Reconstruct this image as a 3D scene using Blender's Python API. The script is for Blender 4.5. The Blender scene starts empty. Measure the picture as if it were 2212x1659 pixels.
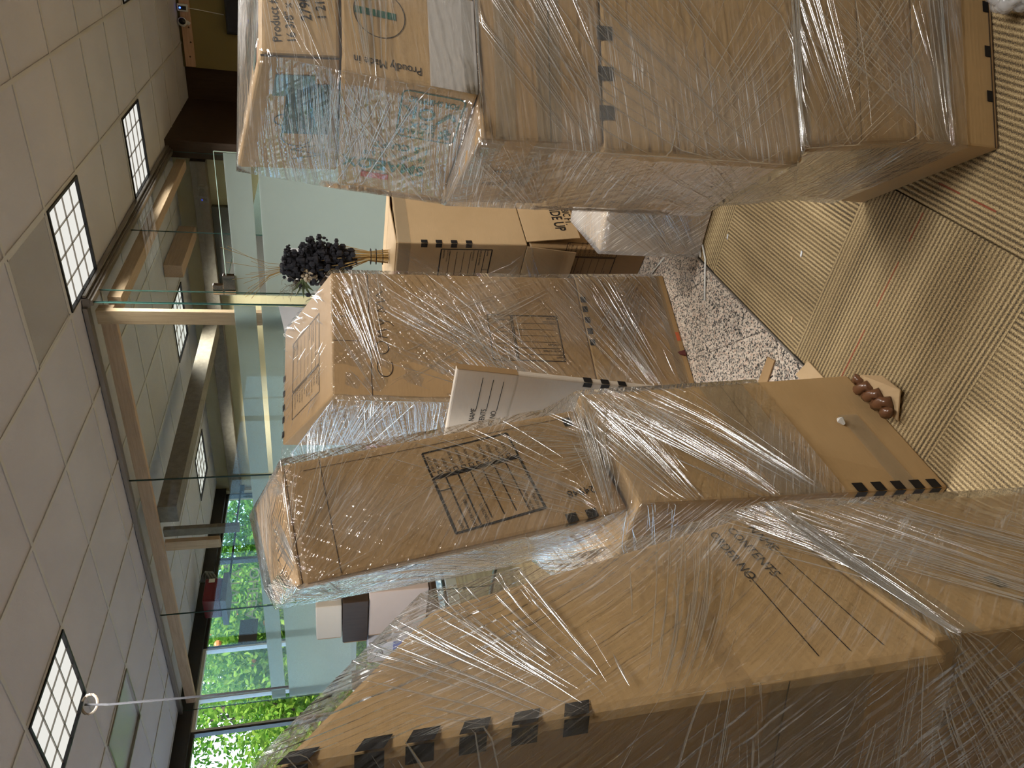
import bpy, bmesh, math, random
from mathutils import Vector, Matrix, noise as mnoise
random.seed(7)
S = bpy.context.scene
COL = S.collection
V = Vector

# ------------------------------------------------------------------ camera
CAMZ = 1.5
PITCH, ROLL, AZ, FPX = 0.262397, -0.013144, 0.622383, 1493.83
fw = V((-math.sin(AZ) * math.cos(PITCH), math.cos(AZ) * math.cos(PITCH), -math.sin(PITCH)))
rt = V((math.cos(AZ), math.sin(AZ), 0)); up = rt.cross(fw)
r_ = math.cos(ROLL) * rt + math.sin(ROLL) * up
u_ = -math.sin(ROLL) * rt + math.cos(ROLL) * up
cd = bpy.data.cameras.new('camera'); cam = bpy.data.objects.new('camera', cd); COL.objects.link(cam)
cx, cy, cz = -u_, r_, -fw            # the picture is a portrait shot turned on its side
cam.matrix_world = Matrix(((cx.x, cy.x, cz.x, 0), (cx.y, cy.y, cz.y, 0), (cx.z, cy.z, cz.z, CAMZ), (0, 0, 0, 1)))
cd.sensor_width = 36; cd.lens = FPX / 2212 * 36; cd.clip_start = 0.02; cd.clip_end = 200
S.camera = cam

# ------------------------------------------------------------------ world, sun, exposure
W = bpy.data.worlds.new('sky'); S.world = W; W.use_nodes = True
nt = W.node_tree; nt.nodes.clear()
o_ = nt.nodes.new('ShaderNodeOutputWorld'); bg = nt.nodes.new('ShaderNodeBackground')
sky = nt.nodes.new('ShaderNodeTexSky'); sky.sky_type = 'NISHITA'; sky.sun_disc = False
sky.sun_elevation = math.radians(55); sky.sun_rotation = math.radians(95); sky.air_density = 1.2; sky.dust_density = .6
tc = nt.nodes.new('ShaderNodeTexCoord'); nz = nt.nodes.new('ShaderNodeTexNoise'); nz.inputs['Scale'].default_value = 3.2; nz.inputs['Detail'].default_value = 8
cr = nt.nodes.new('ShaderNodeValToRGB'); cr.color_ramp.elements[0].position = .52; cr.color_ramp.elements[1].position = .66
mx = nt.nodes.new('ShaderNodeMix'); mx.data_type = 'RGBA'; mx.inputs[7].default_value = (4.6, 4.9, 5.3, 1)
nt.links.new(tc.outputs['Generated'], nz.inputs['Vector']); nt.links.new(nz.outputs['Fac'], cr.inputs['Fac'])
tint = nt.nodes.new('ShaderNodeMix'); tint.data_type = 'RGBA'; tint.blend_type = 'MULTIPLY'; tint.inputs[0].default_value = 1; tint.inputs[7].default_value = (.58, .79, 1.05, 1)
nt.links.new(cr.outputs['Color'], mx.inputs[0]); nt.links.new(sky.outputs['Color'], tint.inputs[6]); nt.links.new(tint.outputs[2], mx.inputs[6])
nt.links.new(mx.outputs[2], bg.inputs['Color']); bg.inputs['Strength'].default_value = .60
nt.links.new(bg.outputs['Background'], o_.inputs['Surface'])
sl = bpy.data.lights.new('sun', 'SUN'); sl.energy = 8.5; sl.angle = .009; sl.color = (1, .95, .86)
so = bpy.data.objects.new('sun', sl); COL.objects.link(so)
so.rotation_euler = V((-0.62, 0.18, -0.9)).to_track_quat('-Z', 'Y').to_euler()   # comes over the roof from behind the building
S.view_settings.view_transform = 'Standard'; S.view_settings.look = 'None'; S.view_settings.gamma = 1
S.view_settings.exposure = 0.0; S.view_settings.use_curve_mapping = False
S.cycles.max_bounces = 4; S.cycles.adaptive_threshold = .1; S.cycles.transparent_max_bounces = 14; S.cycles.diffuse_bounces = 3; S.cycles.glossy_bounces = 3
S.cycles.sample_clamp_indirect = 6; S.cycles.denoising_prefilter = 'FAST'; S.cycles.caustics_reflective = False; S.cycles.caustics_refractive = False
LIGHT_W = 35.0        # watts of each ceiling lamp
LENS_E = .84          # glow of its lens

# ------------------------------------------------------------------ helpers
ORG = {}
def org(p): return ORG.get(p.name, V((0, 0, 0))) if p else V((0, 0, 0))
def tag(o, label=None, cat=None, group=None, kind=None):
    if label: o['label'] = label
    if cat: o['category'] = cat
    if group: o['group'] = group
    if kind: o['kind'] = kind
    return o
def empty(name, loc, label=None, cat=None, group=None, kind=None):
    o = bpy.data.objects.new(name, None); COL.objects.link(o); o.location = loc; o.empty_display_size = .05
    ORG[o.name] = V(loc); return tag(o, label, cat, group, kind)
class MB:
    def __init__(s): s.v = []; s.f = []; s.uv = None
    def quad(s, a, b, c, d): n = len(s.v); s.v += [V(a), V(b), V(c), V(d)]; s.f.append((n, n+1, n+2, n+3)); return s
    def poly(s, pts): n = len(s.v); s.v += [V(p) for p in pts]; s.f.append(tuple(range(n, n+len(pts)))); return s
    def hex(s, b, t):
        n = len(s.v); s.v += [V(p) for p in b] + [V(p) for p in t]
        s.f += [tuple(n+i for i in q) for q in ((3, 2, 1, 0), (4, 5, 6, 7), (0, 1, 5, 4), (1, 2, 6, 5), (2, 3, 7, 6), (3, 0, 4, 7))]; return s
    def box(s, a, b):
        x0, y0, z0 = a; x1, y1, z1 = b
        return s.hex([(x0, y0, z0), (x1, y0, z0), (x1, y1, z0), (x0, y1, z0)], [(x0, y0, z1), (x1, y0, z1), (x1, y1, z1), (x0, y1, z1)])
    def prism(s, pts, z0, z1):
        n = len(s.v); k = len(pts)
        s.v += [V((p[0], p[1], z0)) for p in pts] + [V((p[0], p[1], z1)) for p in pts]
        s.f.append(tuple(n+i for i in reversed(range(k)))); s.f.append(tuple(n+k+i for i in range(k)))
        for i in range(k): j = (i+1) % k; s.f.append((n+i, n+j, n+k+j, n+k+i))
        return s
    def bar(s, p, q, w, h, upv=(0, 0, 1)):
        p = V(p); q = V(q); d = (q-p).normalized(); upv = V(upv)
        if abs(d.dot(upv)) > .98: upv = V((1, 0, 0))
        a = d.cross(upv).normalized()*w/2; b = a.cross(d).normalized()*h/2
        return s.hex([p-a-b, p+a-b, p+a+b, p-a+b], [q-a-b, q+a-b, q+a+b, q-a+b])
    def tube(s, path, r, n=6, cap=True):
        path = [V(p) for p in path]; rs = r if isinstance(r, (list, tuple)) else [r]*len(path); base = len(s.v)
        for i, p in enumerate(path):
            d = (path[min(i+1, len(path)-1)] - path[max(i-1, 0)]).normalized()
            ref = V((0, 0, 1)) if abs(d.z) < .9 else V((1, 0, 0))
            a = d.cross(ref).normalized(); b = d.cross(a)
            for k in range(n):
                t = 2*math.pi*k/n; s.v.append(p + (a*math.cos(t) + b*math.sin(t))*rs[i])
        for i in range(len(path)-1):
            for k in range(n):
                k2 = (k+1) % n; s.f.append((base+i*n+k, base+i*n+k2, base+(i+1)*n+k2, base+(i+1)*n+k))
        if cap:
            s.f.append(tuple(base+k for k in reversed(range(n)))); s.f.append(tuple(base+(len(path)-1)*n+k for k in range(n)))
        return s
    def ball(s, c, r, nu=8, nv=6, sc=(1, 1, 1)):
        c = V(c); base = len(s.v)
        for i in range(nv+1):
            ph = math.pi*i/nv
            for j in range(nu):
                th = 2*math.pi*j/nu
                s.v.append(c + V((math.sin(ph)*math.cos(th)*sc[0], math.sin(ph)*math.sin(th)*sc[1], math.cos(ph)*sc[2]))*r)
        for i in range(nv):
            for j in range(nu):
                j2 = (j+1) % nu; s.f.append((base+i*nu+j, base+(i+1)*nu+j, base+(i+1)*nu+j2, base+i*nu+j2))
        return s
    def mesh(s, name, off=V((0, 0, 0))):
        m = bpy.data.meshes.new(name); m.from_pydata([tuple(p-off) for p in s.v], [], s.f); m.update(); return m
    def build(s, name, mat, parent=None, bevel=0, smooth=False):
        m = s.mesh(name, org(parent))
        if bevel:
            bm = bmesh.new(); bm.from_mesh(m)
            bmesh.ops.bevel(bm, geom=bm.edges[:], offset=bevel, segments=2, affect='EDGES', profile=.5)
            bm.to_mesh(m); bm.free()
        m.materials.append(mat)
        if smooth:
            for p in m.polygons: p.use_smooth = True
        o = bpy.data.objects.new(name, m); COL.objects.link(o)
        if parent: o.parent = parent; ORG[o.name] = org(parent)
        return o
def struct(o): o['kind'] = 'structure'; return o

# ------------------------------------------------------------------ materials
def mat(name, col=(.5, .5, .5), rough=.6, metal=0, spec=.5):
    m = bpy.data.materials.new(name); m.use_nodes = True; b = m.node_tree.nodes['Principled BSDF']
    b.inputs['Base Color'].default_value = (*col, 1); b.inputs['Roughness'].default_value = rough; b.inputs['Metallic'].default_value = metal
    b.inputs['Specular IOR Level'].default_value = spec
    return m
def N(m, t, **k):
    n = m.node_tree.nodes.new(t)
    for a, b in k.items():
        if a in ('scale', 'detail', 'rough', 'dist'): n.inputs[{'scale': 'Scale', 'detail': 'Detail', 'rough': 'Roughness', 'dist': 'Distortion'}[a]].default_value = b
        else: setattr(n, a, b)
    return n
def LK(m, a, b): m.node_tree.links.new(a, b)
def ramp(m, fac, stops):
    r = N(m, 'ShaderNodeValToRGB'); el = r.color_ramp.elements
    while len(el) < len(stops): el.new(.5)
    for e, (p, c) in zip(el, stops): e.position = p; e.color = (*c, 1) if len(c) == 3 else c
    LK(m, fac, r.inputs['Fac']); return r.outputs['Color']
def coords(m, kind='Object', sc=(1, 1, 1), rot=(0, 0, 0)):
    t = N(m, 'ShaderNodeTexCoord'); mp = N(m, 'ShaderNodeMapping'); mp.inputs['Scale'].default_value = sc; mp.inputs['Rotation'].default_value = rot
    LK(m, t.outputs[kind], mp.inputs['Vector']); return mp.outputs['Vector']
def noise(m, vec, scale, detail=3, rough=.5, dist=0):
    n = N(m, 'ShaderNodeTexNoise', scale=scale, detail=detail, rough=rough, dist=dist); LK(m, vec, n.inputs['Vector']); return n.outputs['Fac']
def bump(m, h, strength, dist):
    b = N(m, 'ShaderNodeBump'); b.inputs['Strength'].default_value = strength; b.inputs['Distance'].default_value = dist; LK(m, h, b.inputs['Height']); return b.outputs['Normal']
def pb(m): return m.node_tree.nodes['Principled BSDF']
def math_(m, op, a, b=None, clamp=False):
    n = N(m, 'ShaderNodeMath', operation=op); n.use_clamp = clamp
    for i, x in enumerate((a, b)):
        if x is None: continue
        if isinstance(x, (int, float)): n.inputs[i].default_value = x
        else: LK(m, x, n.inputs[i])
    return n.outputs[0]

def kraft(name, c1, c2, flute=(0, 0, 260)):
    m = mat(name, c1, .62, spec=.25); v = coords(m); 
    n1 = noise(m, v, 5, 4, .6); n2 = noise(m, coords(m, sc=(3, 3, 160)), 6, 3)
    mixf = math_(m, 'ADD', math_(m, 'MULTIPLY', n1, .6), math_(m, 'MULTIPLY', n2, .4))
    LK(m, ramp(m, mixf, [(.32, c2), (.68, c1)]), pb(m).inputs['Base Color'])
    w = N(m, 'ShaderNodeTexWave', bands_direction='X' if flute[0] else 'Z'); w.inputs['Scale'].default_value = 30
    LK(m, v, w.inputs['Vector']); w.inputs['Distortion'].default_value = .3
    LK(m, bump(m, w.outputs['Fac'], .12, .0008), pb(m).inputs['Normal']); return m
KRAFT = kraft('kraft_board', (.45, .29, .14), (.375, .235, .105))
KRAFT2 = kraft('light_kraft_board', (.53, .37, .21), (.46, .315, .17))
KRAFT3 = kraft('dark_kraft_board', (.39, .25, .125), (.325, .20, .095))
PALE = kraft('pale_board', (.62, .54, .45), (.56, .48, .39))
EDGE = mat('board_edge', (.33, .2, .09), .8)
GAP = mat('seam_shadow_line', (.05, .03, .018), .9)
INK = mat('black_ink', (.012, .011, .012), .55, spec=.2)
GREEN = mat('green_ink', (.014, .10, .07), .55, spec=.2)
RED = mat('red_ink', (.42, .06, .04), .55, spec=.2)
def tape_mat(name, col, a, rough=.12):
    m = bpy.data.materials.new(name); m.use_nodes = True; t = m.node_tree; t.nodes.clear()
    o = N(m, 'ShaderNodeOutputMaterial'); p = N(m, 'ShaderNodeBsdfPrincipled'); tr = N(m, 'ShaderNodeBsdfTransparent'); mx = N(m, 'ShaderNodeMixShader')
    p.inputs['Base Color'].default_value = (*col, 1); p.inputs['Roughness'].default_value = rough
    mx.inputs[0].default_value = a; LK(m, tr.outputs[0], mx.inputs[1]); LK(m, p.outputs[0], mx.inputs[2]); LK(m, mx.outputs[0], o.inputs[0]); return m
TAPE = tape_mat('clear_tape', (.36, .30, .21), .36)

def schlick(m, nrm=None, f0=.04):
    """reflectance of a thin sheet, the same from both sides"""
    lw = N(m, 'ShaderNodeLayerWeight'); lw.inputs['Blend'].default_value = .5
    if nrm is not None: LK(m, nrm, lw.inputs['Normal'])
    return math_(m, 'ADD', math_(m, 'MULTIPLY', math_(m, 'POWER', lw.outputs['Facing'], 5.0), 1-f0), f0)
def film_mat(name, ang1, ang2, s1=34, s2=22, haze=.34, bstr=.9, base=1.7, crink=.35, hz0=0.0):
    """thin clear stretch film: see-through, mirror-like at its wrinkles, milky where it is bunched"""
    m = bpy.data.materials.new(name); m.use_nodes = True; t = m.node_tree; t.nodes.clear()
    o = N(m, 'ShaderNodeOutputMaterial')
    def lay(ang, along, across, det):
        a = N(m, 'ShaderNodeTexCoord'); r = N(m, 'ShaderNodeMapping', vector_type='TEXTURE'); r.inputs['Rotation'].default_value = (0, 0, ang); r.inputs['Scale'].default_value = (1/along, 1/across, 1); LK(m, a.outputs['UV'], r.inputs['Vector'])
        n = N(m, 'ShaderNodeTexNoise', scale=1.0, detail=det, rough=.55, noise_dimensions='2D'); LK(m, r.outputs[0], n.inputs['Vector']); return n.outputs['Fac']
    A = lay(ang1, 1.6, s1*2.2, 2); B = lay(ang2, 2.4, s2*2.0, 1); C = lay(.9, 16, 30, 2)
    at = N(m, 'ShaderNodeAttribute'); at.attribute_name = 'bunch'; mk = at.outputs['Fac']
    h = math_(m, 'ADD', A, math_(m, 'MULTIPLY', B, .45))
    h = math_(m, 'ADD', h, math_(m, 'MULTIPLY', math_(m, 'MULTIPLY', C, mk), crink*2))
    nrm = bump(m, h, bstr, .011)
    fac = math_(m, 'MULTIPLY', schlick(m, nrm), base, True)
    gl = N(m, 'ShaderNodeBsdfGlossy'); gl.inputs['Roughness'].default_value = .07; LK(m, nrm, gl.inputs['Normal'])
    tr = N(m, 'ShaderNodeBsdfTransparent'); tr.inputs['Color'].default_value = (.97, .97, .97, 1)
    m1 = N(m, 'ShaderNodeMixShader'); LK(m, fac, m1.inputs[0]); LK(m, tr.outputs[0], m1.inputs[1]); LK(m, gl.outputs[0], m1.inputs[2])
    rA = math_(m, 'ABSOLUTE', math_(m, 'SUBTRACT', A, .5))
    ln = math_(m, 'MULTIPLY', math_(m, 'SUBTRACT', 1.0, math_(m, 'MULTIPLY', rA, 45), True), math_(m, 'ADD', mk, .25))
    hz = math_(m, 'ADD', math_(m, 'MULTIPLY', math_(m, 'ADD', ln, math_(m, 'MULTIPLY', mk, .22)), haze), hz0, True)
    df = N(m, 'ShaderNodeBsdfDiffuse'); df.inputs['Color'].default_value = (.72, .70, .68, 1)
    m2 = N(m, 'ShaderNodeMixShader'); LK(m, hz, m2.inputs[0]); LK(m, m1.outputs[0], m2.inputs[1]); LK(m, df.outputs[0], m2.inputs[2])
    LK(m, m2.outputs[0], o.inputs[0]); return m
def fold_mat():
    m = bpy.data.materials.new('film_crease'); m.use_nodes = True; t = m.node_tree; t.nodes.clear(); o = N(m, 'ShaderNodeOutputMaterial')
    gl = N(m, 'ShaderNodeBsdfGlossy'); gl.inputs['Roughness'].default_value = .2
    tr = N(m, 'ShaderNodeBsdfTransparent'); df = N(m, 'ShaderNodeBsdfDiffuse'); df.inputs['Color'].default_value = (.8, .78, .74, 1)
    a = N(m, 'ShaderNodeMixShader'); a.inputs[0].default_value = .45; LK(m, tr.outputs[0], a.inputs[1]); LK(m, gl.outputs[0], a.inputs[2])
    b = N(m, 'ShaderNodeMixShader'); b.inputs[0].default_value = .06; LK(m, a.outputs[0], b.inputs[1]); LK(m, df.outputs[0], b.inputs[2])
    LK(m, b.outputs[0], o.inputs[0]); return m
FOLD = fold_mat()

def glass_mat(name, tint, k=1.0, rough=.0):
    m = bpy.data.materials.new(name); m.use_nodes = True; t = m.node_tree; t.nodes.clear(); o = N(m, 'ShaderNodeOutputMaterial')
    gl = N(m, 'ShaderNodeBsdfGlossy'); gl.inputs['Roughness'].default_value = rough; tr = N(m, 'ShaderNodeBsdfTransparent'); tr.inputs['Color'].default_value = (*tint, 1)
    mx = N(m, 'ShaderNodeMixShader'); LK(m, math_(m, 'MULTIPLY', schlick(m), k, True), mx.inputs[0]); LK(m, tr.outputs[0], mx.inputs[1]); LK(m, gl.outputs[0], mx.inputs[2]); LK(m, mx.outputs[0], o.inputs[0]); return m
GLASS = glass_mat('clear_glass', (.95, .98, .965), .45)
PANE = glass_mat('window_glass', (.97, .985, .98), .6)
GEDGE = mat('green_glass_edge', (.02, .06, .05), .3)
def frost_mat():
    m = bpy.data.materials.new('frosted_vinyl'); m.use_nodes = True; t = m.node_tree; t.nodes.clear(); o = N(m, 'ShaderNodeOutputMaterial')
    df = N(m, 'ShaderNodeBsdfDiffuse'); df.inputs['Color'].default_value = (.23, .265, .25, 1); tl = N(m, 'ShaderNodeBsdfTranslucent'); tl.inputs['Color'].default_value = (.80, .86, .86, 1)
    mx = N(m, 'ShaderNodeMixShader'); mx.inputs[0].default_value = .78; LK(m, df.outputs[0], mx.inputs[1]); LK(m, tl.outputs[0], mx.inputs[2])
    gl = N(m, 'ShaderNodeBsdfGlossy'); gl.inputs['Roughness'].default_value = .25; m3 = N(m, 'ShaderNodeMixShader'); m3.inputs[0].default_value = .05
    LK(m, mx.outputs[0], m3.inputs[1]); LK(m, gl.outputs[0], m3.inputs[2]); LK(m, m3.outputs[0], o.inputs[0]); return m
FROST = frost_mat()

def ceil_mat():
    m = mat('mineral_tile', (.52, .49, .475), .9, spec=.1); v = coords(m)
    n = noise(m, v, 95, 5, .65); n2 = noise(m, v, 1.5, 3)
    LK(m, ramp(m, n2, [(.3, (.50, .495, .535)), (.7, (.555, .55, .59))]), pb(m).inputs['Base Color'])
    LK(m, bump(m, n, .55, .004), pb(m).inputs['Normal']); return m
TILE = ceil_mat(); TBAR = mat('painted_grid_bar', (.50, .485, .47), .5)
DARKM = mat('dark_metal', (.02, .02, .022), .4, .6); ALU = mat('brushed_aluminium', (.30, .27, .24), .35, .8); CHROME = mat('brown_chrome', (.42, .37, .33), .16, 1)
BLACK = mat('black_plastic', (.008, .008, .010), .4); WHITE = mat('white_plastic', (.72, .72, .70), .4)
def emit_mat(name, col, e):
    m = bpy.data.materials.new(name); m.use_nodes = True; t = m.node_tree; t.nodes.clear(); o = N(m, 'ShaderNodeOutputMaterial'); b = N(m, 'ShaderNodeEmission')
    b.inputs['Color'].default_value = (*col, 1); b.inputs['Strength'].default_value = e; LK(m, b.outputs[0], o.inputs[0]); return m
LENS = emit_mat('lit_lens', (1, .985, .91), LENS_E)
LENS_OFF = mat('unlit_prismatic_lens', (.42, .46, .5), .22)
n_ = noise(LENS_OFF, coords(LENS_OFF), 260, 2); LK(LENS_OFF, bump(LENS_OFF, n_, .3, .002), pb(LENS_OFF).inputs['Normal'])

def carpet_mat():
    m = mat('carpet_pile', (.3, .22, .12), .95, spec=.05); v = coords(m)
    oi = N(m, 'ShaderNodeObjectInfo')
    w = N(m, 'ShaderNodeTexWave', bands_direction='X'); w.inputs['Scale'].default_value = 25; w.inputs['Distortion'].default_value = 1.2; w.inputs['Detail'].default_value = 2; w.inputs['Detail Scale'].default_value = 9
    LK(m, v, w.inputs['Vector'])
    sp = noise(m, v, 330, 2, .6); big = noise(m, coords(m, sc=(5, .8, 1)), 2.2, 2)
    k = math_(m, 'ADD', math_(m, 'MULTIPLY', math_(m, 'MULTIPLY', math_(m, 'SUBTRACT', w.outputs['Fac'], .5), math_(m, 'ADD', .12, math_(m, 'MULTIPLY', noise(m, coords(m, sc=(7, .5, 1)), 1.3, 1), .75))), 1.0), math_(m, 'MULTIPLY', math_(m, 'SUBTRACT', sp, .5), 1.5))
    k = math_(m, 'ADD', k, math_(m, 'ADD', .46, math_(m, 'MULTIPLY', math_(m, 'SUBTRACT', big, .5), .55)))
    c = ramp(m, k, [(.06, (.07, .055, .04)), (.34, (.22, .153, .078)), (.60, (.385, .278, .148)), (.95, (.60, .465, .27))])
    # the odd rust-red yarn
    x = N(m, 'ShaderNodeSeparateXYZ'); LK(m, v, x.inputs[0])
    rx = math_(m, 'LESS_THAN', math_(m, 'ABSOLUTE', math_(m, 'SUBTRACT', x.outputs[0], math_(m, 'SUBTRACT', math_(m, 'MULTIPLY', oi.outputs['Random'], .5), .25))), .0022)
    rn = math_(m, 'GREATER_THAN', noise(m, coords(m, sc=(1, 4, 1)), 2.0, 1), .5)
    mxn = N(m, 'ShaderNodeMix', data_type='RGBA'); LK(m, math_(m, 'MULTIPLY', math_(m, 'MULTIPLY', rx, rn), .7), mxn.inputs[0]); LK(m, c, mxn.inputs[6]); mxn.inputs[7].default_value = (.30, .05, .03, 1)
    LK(m, mxn.outputs[2], pb(m).inputs['Base Color'])
    LK(m, bump(m, math_(m, 'ADD', sp, math_(m, 'MULTIPLY', w.outputs['Fac'], .6)), .7, .004), pb(m).inputs['Normal']); return m
CARPET = carpet_mat()
def granite_mat():
    m = mat('granite', (.5, .45, .4), .3); v = coords(m)
    a = N(m, 'ShaderNodeTexVoronoi'); a.inputs['Scale'].default_value = 190; LK(m, v, a.inputs['Vector'])
    b = noise(m, v, 140, 4, .7)
    sx = N(m, 'ShaderNodeSeparateColor'); LK(m, a.outputs['Color'], sx.inputs[0])
    f = math_(m, 'ADD', math_(m, 'MULTIPLY', sx.outputs[0], .55), math_(m, 'MULTIPLY', b, .5))
    LK(m, ramp(m, f, [(.30, (.02, .02, .02)), (.41, (.14, .125, .11)), (.5, (.50, .42, .34)), (.66, (.64, .55, .45)), (.8, (.46, .30, .22))]), pb(m).inputs['Base Color']); return m
GRANITE = granite_mat(); GROUT = mat('grout', (.14, .12, .10), .9)
def wood_mat(name, c1, c2, sc=(1, 1, 1)):
    m = mat(name, c1, .6, spec=.25); n = noise(m, coords(m, sc=sc), 7, 5, .6, .6); k = noise(m, coords(m), 4, 1)
    LK(m, ramp(m, n, [(.3, c2), (.65, c1)]), pb(m).inputs['Base Color']); return m
LUMX = wood_mat('pine_lumber_long_x', (.60, .40, .28), (.47, .29, .19), (.6, 14, 14))
LUMY = wood_mat('pine_lumber_long_y', (.54, .36, .24), (.43, .27, .17), (14, .6, 14))
LUMZ = wood_mat('pine_lumber_upright', (.60, .42, .28), (.47, .30, .19), (14, 14, .6))
GREYB = wood_mat('grey_brown_board', (.20, .17, .13), (.14, .115, .085), (3, 3, 3))
BROWNW = wood_mat('dark_brown_panel', (.055, .032, .018), (.035, .02, .012), (8, 8, .6))
def paint(name, c):
    m = mat(name, c, .85, spec=.2); n = noise(m, coords(m), 2.5, 3); LK(m, ramp(m, n, [(.3, tuple(x*.93 for x in c)), (.7, c)]), pb(m).inputs['Base Color'])
    LK(m, bump(m, noise(m, coords(m), 220, 2), .1, .001), pb(m).inputs['Normal']); return m
OLIVE = paint('olive_tan_paint', (.25, .20, .09)); TAN = paint('tan_paint', (.50, .42, .25)); OFFW = paint('off_white_paint', (.56, .54, .5)); DKFRAME = mat('dark_bronze_frame', (.05, .045, .04), .4, .3)
PAPER = mat('white_paper', (.74, .74, .76), .7); STRAW = mat('dry_straw', (.45, .29, .10), .7)

# ------------------------------------------------------------------ room shell
K = 1.412; CZ = CAMZ + K            # ceiling height
def gxl(n): return (-.71 - .45*n)*K
def gyl(m): return (2.76 + .413*m)*K
GX, GY = -2.302, 4.109               # glass corner
XL, XR, YB, YF = -6.85, 2.6, 8.45, -2.0

struct(MB().box((XL-.3, YF-.1, -.12), (XR+.1, YB+.1, -.012)).build('floor', CARPET))
FLOOR = bpy.data.objects['floor']
def clip(poly, ax, val, keep_less):
    out = []
    for i in range(len(poly)):
        a, b = poly[i], poly[(i+1) % len(poly)]
        ia = (a[ax] <= val) == keep_less; ib = (b[ax] <= val) == keep_less
        if ia: out.append(a)
        if ia != ib:
            t = (val-a[ax])/(b[ax]-a[ax]); out.append((a[0]+(b[0]-a[0])*t, a[1]+(b[1]-a[1])*t))
    return out
# carpet tiles laid quarter-turn
cm = MB().box((-.2993, -.2993, -.012), (.2993, .2993, 0)).mesh('carpet_tile'); cm.materials.append(CARPET)
XC = -1.08
for i in range(0, 5):
    for j in range(-3, 9):
        o = bpy.data.objects.new('carpet_tile', cm); COL.objects.link(o); o.parent = FLOOR
        o.location = (XC + .3 + .6*i, 1.055 + .3 + .595*j - .0, 0); o.scale = (1, .595/.6, 1)
        if (i+j) % 2 == 0: o.rotation_euler = (0, 0, math.pi/2)
# granite strip, tiles on the diagonal
MB().box((-2.6, -.8, -.012), (XC-.008, GY-.05, -.004)).build('grout_bed', GROUT, FLOOR)
g = .2975; q = 1/math.sqrt(2)
for a in range(-22, 22):
    for b in range(-22, 22):
        s0 = 1.158 + a*g*math.sqrt(2); d0 = -3.27 + b*g*math.sqrt(2); e = .0016
        pts = []
        for ds, dd in ((e, e), (g*math.sqrt(2)-e, e), (g*math.sqrt(2)-e, g*math.sqrt(2)-e), (e, g*math.sqrt(2)-e)):
            s_, d_ = s0+ds, d0+dd; pts.append(((s_+d_)/2, (s_-d_)/2))
        for ax, val, kl in ((0, XC-.008, True), (0, -2.6, False), (1, .3, False), (1, GY-.06, True)):
            if pts: pts = clip(pts, ax, val, kl)
        if len(pts) >= 3:
            ar = abs(sum(pts[i][0]*pts[(i+1) % len(pts)][1]-pts[(i+1) % len(pts)][0]*pts[i][1] for i in range(len(pts))))/2
            if ar > 3e-4:
                if sum(pts[i][0]*pts[(i+1) % len(pts)][1]-pts[(i+1) % len(pts)][0]*pts[i][1] for i in range(len(pts))) < 0: pts = pts[::-1]
                MB().prism(pts, -.004, 0).build('granite_tile', GRANITE, FLOOR)
struct(MB().box((XC-.008, -.8, -.012), (XC-.001, GY-.05, .004)).build('trim_1', ALU))

struct(MB().box((XL-.3, YF-.1, CZ+.12), (XR+.1, YB+.1, CZ+.3)).build('ceiling', OFFW))
CEIL = bpy.data.objects['ceiling']
LIT = {(1, 0), (1, 3), (-1, 4), (4, -3), (4, 4-0), (8-1, 7), (7, 4), (-2, -3), (1, -6), (-2, 1), (-3, -6), (4, -6)}  # the last cells are lights added out of view to brighten the foreground
OFF = {(6, -2)}; VENT = {(1, -1)}
# each cell (n, m) spans gxl(n+1)..gxl(n), gyl(m)..gyl(m+1)
tm = MB().box((-.306, -.280, 0), (.306, .280, .014)).mesh('ceiling_tile'); tm.materials.append(TILE)
N0, N1, M0, M1 = -6, 9, -9, 9
for n in range(N0, N1):
    for m in range(M0, M1):
        if (n, m) in LIT or (n, m) in OFF or (n, m) in VENT: continue
        o = bpy.data.objects.new('ceiling_tile', tm); COL.objects.link(o); o.parent = CEIL
        o.location = ((gxl(n)+gxl(n+1))/2, (gyl(m)+gyl(m+1))/2, CZ + .001 + random.random()*.0015)
        if random.random() < .5: o.rotation_euler = (0, 0, math.pi)
for n in range(N0, N1+1):
    x = gxl(n); MB().box((x-.0115, gyl(M0), CZ-.004), (x+.0115, gyl(M1), CZ+.03)).build('grid_bar', TBAR, CEIL)
for m in range(M0, M1+1):
    y = gyl(m); MB().box((gxl(N1), y-.0115, CZ-.0035), (gxl(N0), y+.0115, CZ+.028)).build('grid_bar', TBAR, CEIL)

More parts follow.
